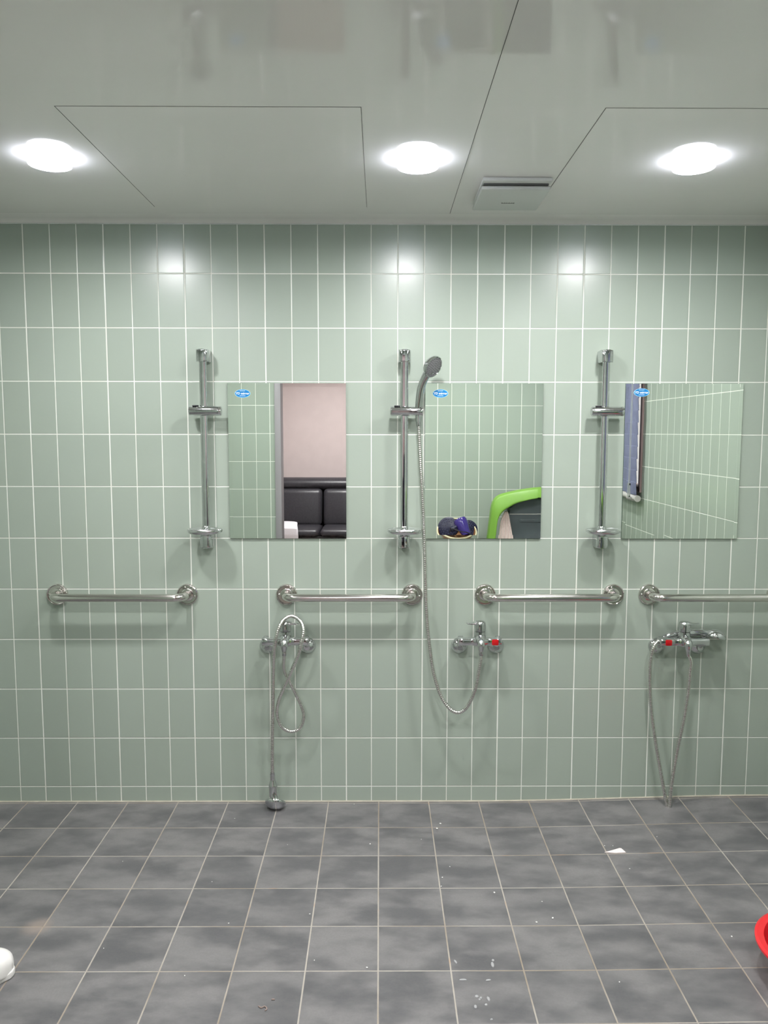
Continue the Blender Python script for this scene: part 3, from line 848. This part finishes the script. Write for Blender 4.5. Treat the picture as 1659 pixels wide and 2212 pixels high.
for xa in (xs[0] - 0.20, xs[3] + 0.005):
    bm = NB(); box(bm, (xa, ybk, 0.08), (xa + 0.195, yf - 0.02, zsj + 0.18), 0.05, 4); obj('armrest', bm, M_LEATHER, t)
for xa in (xs[0] + 0.02, xs[3] - 0.08):
    for ya in (ybk + 0.05, yf - 0.16):
        bm = NB(); lathe(bm, [(0.022, 0), (0.03, 0.10)], (xa + 0.03, ya + 0.03, 0), (0, 0, 1), 16); obj('leg', bm, M_BLACK, t)
# white quilted cushion on the seat
a, b = behind(606, 1131, 5.20), behind(645, 1152, 5.20)
t_x1 = b.x + 0.02
bm = NB()
rings = []
for y, z, hw_, th in ((-5.36, zsj + 0.030, 0.150, 0.010), (-5.33, zsj + 0.034, 0.165, 0.024), (-5.10, zsj + 0.038, 0.185, 0.026), (-5.02, zsj + 0.034, 0.195, 0.028), (-4.985, zsj + 0.004, 0.203, 0.028), (-4.975, zsj - 0.06, 0.207, 0.026), (-4.975, zsj - 0.20, 0.207, 0.024), (-4.978, zsj - 0.215, 0.200, 0.010)):
    up_ = Vector((0, 0, 1)) if y < -5.0 else Vector((0, 0.7, 0.7)) if y < -4.98 else Vector((0, 1, 0))
    rings.append([Vector((t_x1 - 0.205 + hw_ * cx_, y, z)) + up_ * (th * cz_) for cx_, cz_ in superellipse(1, 1, 3.2, 40)])
loft(bm, rings); tag(obj('folded_towel', bm, M_TOWEL, loc=(t_x1 - 0.2, -5.2, zsj)), 'white quilted towel folded over the front of the black sofa seat', 'towel')

# window with navy blind in the right wall
bm = NB(); fw = 0.034
for lo, hi in (((WY0 + 0.001, WZ0), (WY0 - fw, WZ1)), ((WY1 + fw, WZ0), (WY1 - 0.001, WZ1)), ((WY0, WZ0 - 0.001), (WY1, WZ0 + fw)), ((WY0, WZ1 - fw), (WY1, WZ1 + 0.001))):
    box(bm, (XR - 0.012, hi[0], lo[1]), (XR + 0.10, lo[0], hi[1]), 0.003)
w = struct('window_1', bm, M_MAUVE)
bm = NB(); box(bm, (XR + 0.05, WY1 + fw, WZ0 + fw), (XR + 0.056, WY0 - fw, WZ1 - fw)); obj('window_pane', bm, M_GLASS, w)
zr = 1.065
ye = -1.880           # the blind hangs off the wall, daylight shows past its edge
t = thing('window_blind', (XR - 0.03, (ye + WY1) / 2, WZ1), 'navy slatted blind hanging over the side window, seen in a mirror', 'blind')
n = 13
for k in range(n):
    z1 = 2.06 - k * 0.0745
    bm = NB()
    prism(bm, [(-0.002, 0.0), (0.0005, 0.002), (0.003, -0.035), (0.006, -0.0775), (0.003, -0.079), (-0.0005, -0.036)], (XR - 0.050, 0, z1), (1, 0, 0), (0, 0, 1), (0, 1, 0), WY1 - 0.06, ye + (0.003 if k % 3 == 0 else -0.002 if k % 3 == 1 else 0.0), 0.001, 1)
    obj('slat', bm, M_NAVY, t)
bm = NB(); box(bm, (XR - 0.075, WY1 - 0.07, 2.06), (XR - 0.005, ye + 0.01, 2.11), 0.005); obj('head_rail', bm, M_RAILGR, t)
bm = NB(); sweep(bm, [Vector((XR - 0.040, WY1 - 0.065, zr)), Vector((XR - 0.040, (WY1 + ye) / 2, zr)), Vector((XR - 0.040, ye + 0.012, zr))], 0.020, 28, start=(0, 0, 1)); br = obj('bottom_rail', bm, M_RAILGR, t)
bm = NB(); box(bm, (XR - 0.0622, ye - 0.12, zr - 0.006), (XR - 0.0588, ye - 0.045, zr + 0.006)); obj('rail_label', bm, M_JAMB, br)
for dy in (0.0, -0.022):
    bm = NB(); sweep(bm, [Vector((XR - 0.085, ye - 0.013 + dy, 1.155)), Vector((XR - 0.083, ye - 0.013 + dy, 1.6)), Vector((XR - 0.080, ye - 0.016 + dy * 0.7, 2.08))], 0.0016, 8); obj('pull_cord', bm, M_CORD, t)
bm = NB()
for lo, hi in (((0, 0), (0.006, 0.085)), ((0.034, 0), (0.04, 0.085)), ((0, 0), (0.04, 0.008)), ((0, 0.072), (0.04, 0.085))):
    box(bm, (XR - 0.089, ye - 0.044 + lo[0], 1.075 + lo[1]), (XR - 0.081, ye - 0.044 + hi[0], 1.075 + hi[1]), 0.001, 1)
obj('cord_weight', bm, M_CLEAR, t)

# table with a bowl, discs and dryer by the back wall
bc = behind(986, 1146, 2.50)
BD = Vector((0, 0.55, 0.835)).normalized(); BB = bc - BD * 0.100
TZ = BB.z - 0.085 * 0.55 - 0.001
t = thing('side_table', (bc.x, -2.50, 0), 'white side table by the back wall under the tan bowl', 'table')
bm = NB(); box(bm, (bc.x - 0.17, -2.69, TZ - 0.03), (bc.x + 0.17, -2.33, TZ), 0.006); obj('table_top', bm, M_TABLE, t)
for xx in (bc.x - 0.15, bc.x + 0.15):
    for yy in (-2.66, -2.39):
        bm = NB(); box(bm, (xx, yy, 0), (xx + 0.03, yy + 0.03, TZ - 0.03), 0.003); obj('leg', bm, M_TABLE, t)
t = thing('bowl', (bc.x, BB.y, TZ), 'tan bowl with a cream rim holding navy discs, seen in the middle mirror', 'bowl')
bm = NB()
fr = (Vector((1, 0, 0)), BD.cross(Vector((1, 0, 0))), BD)
lathe(bm, [(0, 0), (0.085, 0), (0.092, 0.004), (0.120, 0.050), (0.138, 0.098), (0.134, 0.100), (0.128, 0.092), (0.112, 0.052), (0.085, 0.010), (0, 0.008)], BB, BD, 56, frame=fr); bw = obj('bowl_body', bm, M_TAN, t)
bm = NB(); lathe(bm, [(0.139, 0.094), (0.1415, 0.098), (0.139, 0.103), (0.134, 0.1035), (0.1315, 0.100), (0.133, 0.096), (0.139, 0.094)], BB, BD, 56, frame=fr, cap=False); obj('bowl_rim', bm, M_CREAM, t)


def navy_disc(px, py, dist, r, nrm, label):
    c = behind(px, py, dist); nn = Vector(nrm).normalized()
    t = thing('bath_brush', c, label, 'bath brush', 'navy round bath brushes in the bowl')
    bm = NB(); lathe(bm, [(0, -0.020), (r * 0.7, -0.018), (r * 0.95, -0.008), (r, 0), (r * 0.96, 0.006), (r * 0.85, 0.009), (0, 0.012)], c, nn, 40); obj('disc', bm, M_NAVYPL, t)
    u, v, w_ = basis(nn); bm = NB()
    for q, cnt in ((0.35, 9), (0.58, 15), (0.8, 20)):
        for k in range(cnt):
            a_ = 2 * PI * k / cnt
            lathe(bm, [(0.0035, 0.0085), (0.003, 0.0125), (0, 0.0135)], c + u * (r * q * math.cos(a_)) + v * (r * q * math.sin(a_)), w_, 8)
    tag(obj('dot_pattern', bm, mat('navy_dots', (66, 66, 96), 0.4), t), kind='stuff')


navy_disc(968, 1139, 2.52, 0.076, (-0.25, 1, 0.30), 'navy dotted round bath brush at the left of the tan bowl')
navy_disc(1012, 1142, 2.53, 0.066, (0.25, 1, 0.35), 'navy dotted round bath brush at the right of the tan bowl')
d0, d1 = behind(993, 1124, 2.44), behind(1010, 1160, 2.38)
t = thing('hair_dryer', d0, 'glossy purple hair dryer lying across the tan bowl', 'hair dryer')
axis = (d1 - d0).normalized()
bm = NB(); lathe(bm, [(0, -0.012), (0.030, -0.012), (0.044, -0.006), (0.047, 0.004), (0.046, 0.030), (0.036, 0.075), (0.030, 0.115), (0.0285, 0.118), (0.026, 0.116), (0.022, 0.06)], d0, axis, 44); obj('barrel', bm, M_PURPLE, t)
hd = Vector((-0.85, 0.15, -0.25)).normalized(); bm = NB()
sweep(bm, smooth_path([d0 + axis * 0.035, d0 + axis * 0.04 + hd * 0.05, d0 + axis * 0.045 + hd * 0.085], 0.006), 0.015, 20, 1.0, 1.25); obj('handle', bm, M_NAVYPL, t)
bm = NB(); e = d0 + axis * 0.045 + hd * 0.085
sweep(bm, smooth_path([e, e + Vector((-0.012, 0.03, -0.015)), behind(975, 1141, 2.36), behind(993, 1147, 2.33), behind(1010, 1150, 2.34), behind(1018, 1157, 2.38), behind(1022, 1165, 2.45)], 0.004), 0.0032, 8); obj('power_cord', bm, M_BLACK, t)

# lime green and grey bath chair with towel
ZS = lambda x, y: behind(920 + x / 6.38, 1020 + y / 6.38, 2.42)
outer = [ZS(845, 880), ZS(862, 720), ZS(880, 600), ZS(890, 510), ZS(905, 440), ZS(925, 390), ZS(955, 345), ZS(1000, 315), ZS(1050, 296), ZS(1160, 266), ZS(1300, 238), ZS(1420, 220), ZS(1540, 206)]
inner = [ZS(945, 880), ZS(957, 740), ZS(972, 640), ZS(1000, 580), ZS(1035, 535), ZS(1065, 508), ZS(1098, 488), ZS(1130, 468), ZS(1170, 444), ZS(1230, 418), ZS(1330, 388), ZS(1430, 366), ZS(1540, 346)]
xcen = 1.115
lz = ZS(845, 880).z


def arch(side):
    pts = [(p.x, p.z) for p in side]
    xb = pts[0][0]
    head = [(xb - 0.02, 0.0), (xb - 0.008, 0.45)]
    left = head + pts
    right = [(2 * xcen - x, z) for x, z in reversed(left) if 2 * xcen - x > left[-1][0] + 0.01]
    return left + right


ao, ai = arch(outer), arch(inner)
t = thing('bath_chair', (xcen, -2.50, 0), 'dark grey plastic bath chair with a lime green arched frame', 'bath chair')


def resamp(poly, n):
    P = [Vector((x, 0, z)) for x, z in poly]; L = [0]
    for a_, b_ in zip(P[:-1], P[1:]): L.append(L[-1] + (b_ - a_).length)
    out = []
    for i in range(n):
        s = L[-1] * i / (n - 1); k = 0
        while k < len(L) - 2 and L[k + 1] < s: k += 1
        out.append(P[k].lerp(P[k + 1], (s - L[k]) / max(L[k + 1] - L[k], 1e-9)))
    return out


ro, ri = resamp(ao, 120), resamp(ai, 120)
bm = NB()
rings = []
for a_, b_ in zip(ro, ri):
    sec = []
    m = a_.lerp(b_, 0.5); h = (b_ - a_) * 0.5
    for cx_, cy_ in superellipse(1, 1, 6, 20):
        sec.append(m + h * cx_ + Vector((0, -2.415 + 0.045 * cy_ + 0.02 * cx_, 0)))
    rings.append(sec)
loft(bm, rings); obj('arched_frame', bm, M_LIME, t, sharp=40)
# grey shell inside the frame
gp = [ZS(1210, 1000), ZS(1195, 880), ZS(1180, 790), ZS(1162, 700), ZS(1142, 600), ZS(1122, 530), ZS(1120, 500), ZS(1135, 472), ZS(1165, 450), ZS(1220, 425), ZS(1300, 402), ZS(1420, 376), ZS(1540, 352)]
g2 = [(p.x, p.z) for p in gp]; g2 = [(g2[0][0], 0.02)] + g2
g2 = g2 + [(2 * xcen - x, z) for x, z in reversed(g2) if 2 * xcen - x > g2[-1][0] + 0.01]
bm = NB(); prism(bm, g2, (0, 0, 0), (1, 0, 0), (0, 0, 1), (0, -1, 0), 2.435, 2.66, 0.018, 4); sh = obj('seat_shell', bm, M_GREYPL, t)
za, zb_ = ZS(1300, 577).z, ZS(1300, 668).z
bm = NB(); box(bm, (ZS(1150, 577).x, -2.440, za - 0.003), (2 * xcen - ZS(1150, 577).x, -2.430, za + 0.003), 0.002); obj('shell_ridge', bm, M_RAILGR, sh)
bm = NB(); box(bm, (ZS(1290, 650).x, -2.441, zb_ - 0.012), (2 * xcen - ZS(1290, 650).x, -2.430, zb_ + 0.012), 0.005, 3); obj('shell_grip', bm, M_GREYPL, sh)
# towel hung in the gap
bm = NB()
tl = [(1085, 530, 1120, 530), (1062, 570, 1140, 580), (1030, 640, 1150, 650), (1012, 710, 1165, 740), (1008, 780, 1175, 800), (1000, 860, 1188, 880), (985, 1000, 1200, 1000), (975, 1150, 1205, 1150)]
rings = []
for k, (xa, ya, xb, yb_) in enumerate(tl):
    a_, b_ = behind(920 + xa / 6.38, 1020 + ya / 6.38, 2.40), behind(920 + xb / 6.38, 1020 + yb_ / 6.38, 2.40)
    fr_, bk_ = [], []
    for i in range(21):
        p = a_.lerp(b_, i / 20); wob = 0.007 * math.sin(i * 1.5 + k * 0.5) + 0.004 * math.sin(i * 3.1 + k)
        fr_.append(Vector((p.x, -2.395 + wob, p.z))); bk_.append(Vector((p.x, -2.410 + wob, p.z)))
    rings.append(fr_ + bk_[::-1])
loft(bm, rings); tw = obj('towel', bm, M_PINKCL, loc=ZS(1090, 530)); tag(tw, 'pale pink towel hanging over the lime green bath chair frame', 'towel')
sm = tw.modifiers.new('smooth', 'SUBSURF'); sm.levels = 1; sm.render_levels = 2

# ------------------------------------------------------------------ the photographer in the doorway
def skin_mesh(name, V, E_, m, parent, root, levels=2):
    base = origin(parent)
    keys = list(V)
    me = bpy.data.meshes.new(name)
    me.from_pydata([tuple(Vector(V[k][0]) - base) for k in keys], [(keys.index(a), keys.index(b)) for a, b in E_], [])
    o = bpy.data.objects.new(name, me); C.objects.link(o)
    o.modifiers.new('skin', 'SKIN')
    if not me.skin_vertices: me.attributes  # layer is made with the modifier
    for i, k in enumerate(keys):
        r = V[k][1]; r = r if isinstance(r, tuple) else (r, r)
        me.skin_vertices[0].data[i].radius = r
        me.skin_vertices[0].data[i].use_root = (k == root)
    s2 = o.modifiers.new('smooth', 'SUBSURF'); s2.levels = levels; s2.render_levels = levels
    dg = bpy.context.evaluated_depsgraph_get(); dg.update()
    nm = bpy.data.meshes.new_from_object(o.evaluated_get(dg))
    o.modifiers.clear(); o.data = nm
    bpy.data.meshes.remove(me); nm.name = name
    nm.materials.clear(); nm.materials.append(m)
    for p in nm.polygons: p.use_smooth = True
    o.parent = parent
    return o


px0, py0 = 0.035, -3.44
FWD, UPV, RGT = RM @ Vector((0, 1, 0)), RM @ Vector((0, 0, 1)), RM @ Vector((1, 0, 0))
def cf(r, u, f): return CAM + RGT * r + UPV * u + FWD * f
t = thing('person', (px0, py0, -0.004), 'person in a navy coat standing in the doorway taking the photo with a phone', 'person')
V, E_ = {}, []
def chain(*ks):
    for a, b in zip(ks[:-1], ks[1:]): E_.append((a, b))
V['pelvis'] = ((px0, py0, 0.84), (0.135, 0.095)); V['waist'] = ((px0, py0 + 0.005, 0.97), (0.115, 0.085)); V['chest'] = ((px0, py0, 1.14), (0.125, 0.095))
V['collar'] = ((px0, py0 - 0.005, 1.27), (0.085, 0.070)); V['neck'] = ((px0, py0 + 0.012, 1.335), 0.048); V['jaw'] = ((px0, py0 + 0.035, 1.395), (0.056, 0.064))
V['face'] = ((px0, py0 + 0.030, 1.455), (0.071, 0.084)); V['brow'] = ((px0, py0 + 0.022, 1.505), (0.074, 0.090)); V['crown'] = ((px0, py0 + 0.015, 1.555), (0.055, 0.065))
chain('pelvis', 'waist', 'chest', 'collar', 'neck', 'jaw', 'face', 'brow', 'crown')
for s, S_ in ((-1, 'l'), (1, 'r')):
    V['sh' + S_] = ((px0 + s * 0.155, py0, 1.255), 0.050); V['el' + S_] = ((px0 + s * 0.195, py0 + 0.085, 1.05), 0.038)
    w = cf(s * 0.060, -0.135, -0.060); V['wr' + S_] = (tuple(w), 0.024)
    p = cf(s * 0.050, -0.085, -0.026); V['pa' + S_] = (tuple(p), (0.026, 0.014))
    chain('collar', 'sh' + S_, 'el' + S_, 'wr' + S_, 'pa' + S_)
    for k, (du, ln) in enumerate(((0.012, 0.9), (-0.006, 1.0), (-0.024, 0.95), (-0.040, 0.75))):
        a = cf(s * 0.050, -0.072 + du * 0.9, -0.012); b = cf(s * 0.047, -0.070 + du, 0.006); c = cf(s * (0.047 - 0.022 * ln), -0.068 + du, 0.010); 
        n_ = 'f%d%s' % (k, S_)
        V[n_ + 'a'] = (tuple(a), 0.0085); V[n_ + 'b'] = (tuple(b), 0.0080); V[n_ + 'c'] = (tuple(c), 0.0068)
        chain('pa' + S_, n_ + 'a', n_ + 'b', n_ + 'c')
    a = cf(s * 0.042, -0.085, -0.030); b = cf(s * 0.030, -0.070, -0.030); c = cf(s * 0.018, -0.055, -0.026)
    V['ta' + S_] = (tuple(a), 0.011); V['tb' + S_] = (tuple(b), 0.0095); V['tc' + S_] = (tuple(c), 0.008)
    chain('pa' + S_, 'ta' + S_, 'tb' + S_, 'tc' + S_)
    V['hip' + S_] = ((px0 + s * 0.085, py0, 0.80), (0.085, 0.085)); V['kn' + S_] = ((px0 + s * 0.095, py0 + 0.015, 0.45), 0.055); V['an' + S_] = ((px0 + s * 0.100, py0 - 0.01, 0.085), 0.034)
    V['he' + S_] = ((px0 + s * 0.102, py0 - 0.02, 0.045), 0.034); V['to' + S_] = ((px0 + s * 0.112, py0 + 0.13, 0.036), (0.038, 0.022))
    chain('pelvis', 'hip' + S_, 'kn' + S_, 'an' + S_, 'he' + S_, 'to' + S_)
body = skin_mesh('body', V, E_, M_SKIN, t, 'pelvis')
# face
hx, hy = px0, py0 + 0.105
bm = NB(); rings = []
for z, w_, d_ in ((1.475, 0.008, 0.006), (1.46, 0.010, 0.014), (1.445, 0.013, 0.022), (1.432, 0.016, 0.027), (1.424, 0.014, 0.022), (1.419, 0.006, 0.010)):
    rings.append([(hx + w_ * math.cos(a), hy - 0.004 + d_ * max(math.sin(a), -0.4), z) for a in [2 * PI * i / 16 for i in range(16)]])
loft(bm, rings); obj('nose', bm, M_SKIN, t, sharp=80)
bm = NB(); lathe(bm, [(0.0, 0.009), (0.012, 0.008), (0.021, 0.004), (0.024, 0.0)], (hx, hy - 0.010, 1.398), (0, 1, 0), 24, 0.42 if False else 1.0, 0.36, frame=(Vector((1, 0, 0)), Vector((0, 0, 1)), Vector((0, 1, 0)))); obj('lips', bm, M_LIPS, t)
for s in (-1, 1):
    bm = NB(); bmesh.ops.create_uvsphere(bm, u_segments=20, v_segments=12, radius=0.0125)
    for v in bm.verts: v.co = Vector((v.co.x * 1.15, v.co.y, v.co.z * 0.62)) + Vector((hx + s * 0.031, hy - 0.010, 1.474))
    ey = obj('eye', bm, M_EYE, t, sharp=80)
    bm = NB(); lathe(bm, [(0.0055, 0.0), (0.005, 0.002), (0, 0.003)], (hx + s * 0.031, hy + 0.0005, 1.474), (0, 1, 0), 16); obj('iris', bm, M_HAIR, ey)
    bm = NB(); sweep(bm, smooth_path([(hx + s * 0.016, hy - 0.002, 1.491), (hx + s * 0.032, hy - 0.001, 1.496), (hx + s * 0.048, hy - 0.012, 1.490)], 0.004), 0.0026, 8); obj('eyebrow', bm, M_HAIR, t)
    bm = NB(); lathe(bm, [(0, 0.010), (0.016, 0.008), (0.022, 0.003), (0.018, -0.004), (0, -0.006)], (px0 + s * 0.094, py0 + 0.018, 1.462), (s, 0.25, 0), 20, 0.75, 1.35, frame=(Vector((0, 1, 0)), Vector((0, 0, 1)), Vector((s, 0, 0)))); obj('ear', bm, M_SKIN, t)
# hair: cap over the skull falling to the nape
bm = NB(); rings = []
for z, rx, ry0, ry1 in ((1.33, 0.088, 0.02, 0.098), (1.39, 0.096, 0.02, 0.104), (1.45, 0.099, 0.025, 0.110), (1.50, 0.100, 0.085, 0.112), (1.54, 0.094, 0.098, 0.104), (1.575, 0.074, 0.076, 0.082), (1.598, 0.042, 0.045, 0.048), (1.606, 0.008, 0.008, 0.008)):
    rings.append([(px0 + rx * math.cos(a), py0 + 0.018 + (ry0 if math.sin(a) > 0 else ry1) * math.sin(a), z) for a in [2 * PI * i / 36 for i in range(36)]])
loft(bm, rings); obj('hair', bm, M_HAIR, t, sharp=80)
# clothes
V2 = {k: V[k] for k in ()}; E_ = []
V2['hem'] = ((px0, py0, 0.62), (0.205, 0.155)); V2['hip'] = ((px0, py0, 0.84), (0.190, 0.145)); V2['waist'] = ((px0, py0, 1.00), (0.165, 0.130)); V2['chest'] = ((px0, py0, 1.15), (0.165, 0.128)); V2['col'] = ((px0, py0 - 0.004, 1.275), (0.095, 0.085)); V2['neck'] = ((px0, py0 + 0.004, 1.325), 0.066)
chain('hem', 'hip', 'waist', 'chest', 'col', 'neck')
for s, S_ in ((-1, 'l'), (1, 'r')):
    V2['sh' + S_] = (V['sh' + S_][0], 0.070); V2['el' + S_] = (V['el' + S_][0], 0.056)
    wv, ev = Vector(V['wr' + S_][0]), Vector(V['el' + S_][0]); V2['cu' + S_] = (tuple(wv.lerp(ev, 0.06)), 0.040)
    chain('col', 'sh' + S_, 'el' + S_, 'cu' + S_)
skin_mesh('coat', V2, E_, M_COAT, t, 'chest')
V3, E_ = {}, []
V3['pelvis'] = ((px0, py0, 0.82), (0.150, 0.115))
for s, S_ in ((-1, 'l'), (1, 'r')):
    V3['hip' + S_] = ((px0 + s * 0.088, py0, 0.74), 0.098); V3['kn' + S_] = (V['kn' + S_][0], 0.072); V3['an' + S_] = ((px0 + s * 0.100, py0 - 0.01, 0.11), 0.060)
    chain('pelvis', 'hip' + S_, 'kn' + S_, 'an' + S_)
skin_mesh('trousers', V3, E_, M_TROUSER, t, 'pelvis')
for s in (-1, 1):
    bm = NB(); prism(bm, [(px0 + s * 0.108 + x, py0 + 0.045 + y) for x, y in superellipse(0.050, 0.128, 2.6, 40)], (0, 0, -0.004), (1, 0, 0), (0, 1, 0), (0, 0, 1), 0.0, 0.024, 0.005); obj('slipper_sole', bm, M_SHOE, t)
    bm = NB(); rings = []
    for y, h_ in ((0.075, 0.078), (0.10, 0.072), (0.13, 0.060), (0.155, 0.042)):
        rings.append([(px0 + s * 0.110 + 0.049 * math.cos(a), py0 + y, 0.012 + h_ * max(math.sin(a), -0.05)) for a in [PI * i / 16 for i in range(17)]])
    loft(bm, rings, closed=False, cap=False); so_ = obj('slipper_strap', bm, M_SHOE, t); md = so_.modifiers.new('thickness', 'SOLIDIFY'); md.thickness = 0.004
# the phone held up
bm = NB(); r = bmesh.ops.create_cube(bm, size=1.0)
for v in bm.verts: v.co = cf(v.co.x * 0.074, -0.062 + v.co.y * 0.152, -0.010 + v.co.z * 0.008)
bmesh.ops.bevel(bm, geom=list(bm.edges), offset=0.0025, segments=2, affect='EDGES')
tag(obj('phone', bm, M_PHONE, loc=cf(0, -0.062, -0.010)), 'dark phone held upright by the person in the doorway', 'phone')

# ------------------------------------------------------------------ daylight and view
w = bpy.data.worlds.new('daylight'); S.world = w; w.use_nodes = True
bg = w.node_tree.nodes['Background']
bg.inputs[0].default_value = (0.92, 0.96, 1.0, 1); bg.inputs[1].default_value = 3.0
S.view_settings.view_transform = 'Standard'; S.view_settings.look = 'None'
S.view_settings.exposure = 0.0; S.view_settings.gamma = 1.0; S.view_settings.use_curve_mapping = False
S.cycles.max_bounces = 9; S.cycles.diffuse_bounces = 4; S.cycles.glossy_bounces = 5; S.cycles.transmission_bounces = 5
S.cycles.sample_clamp_indirect = 16.0
S.cycles.blur_glossy = 0.5
S.cycles.use_denoising = True
S.cycles.use_adaptive_sampling = True; S.cycles.adaptive_threshold = 0.06; S.cycles.adaptive_min_samples = 12
S.cycles.caustics_reflective = True; S.cycles.caustics_refractive = False
S.cycles.use_light_tree = False
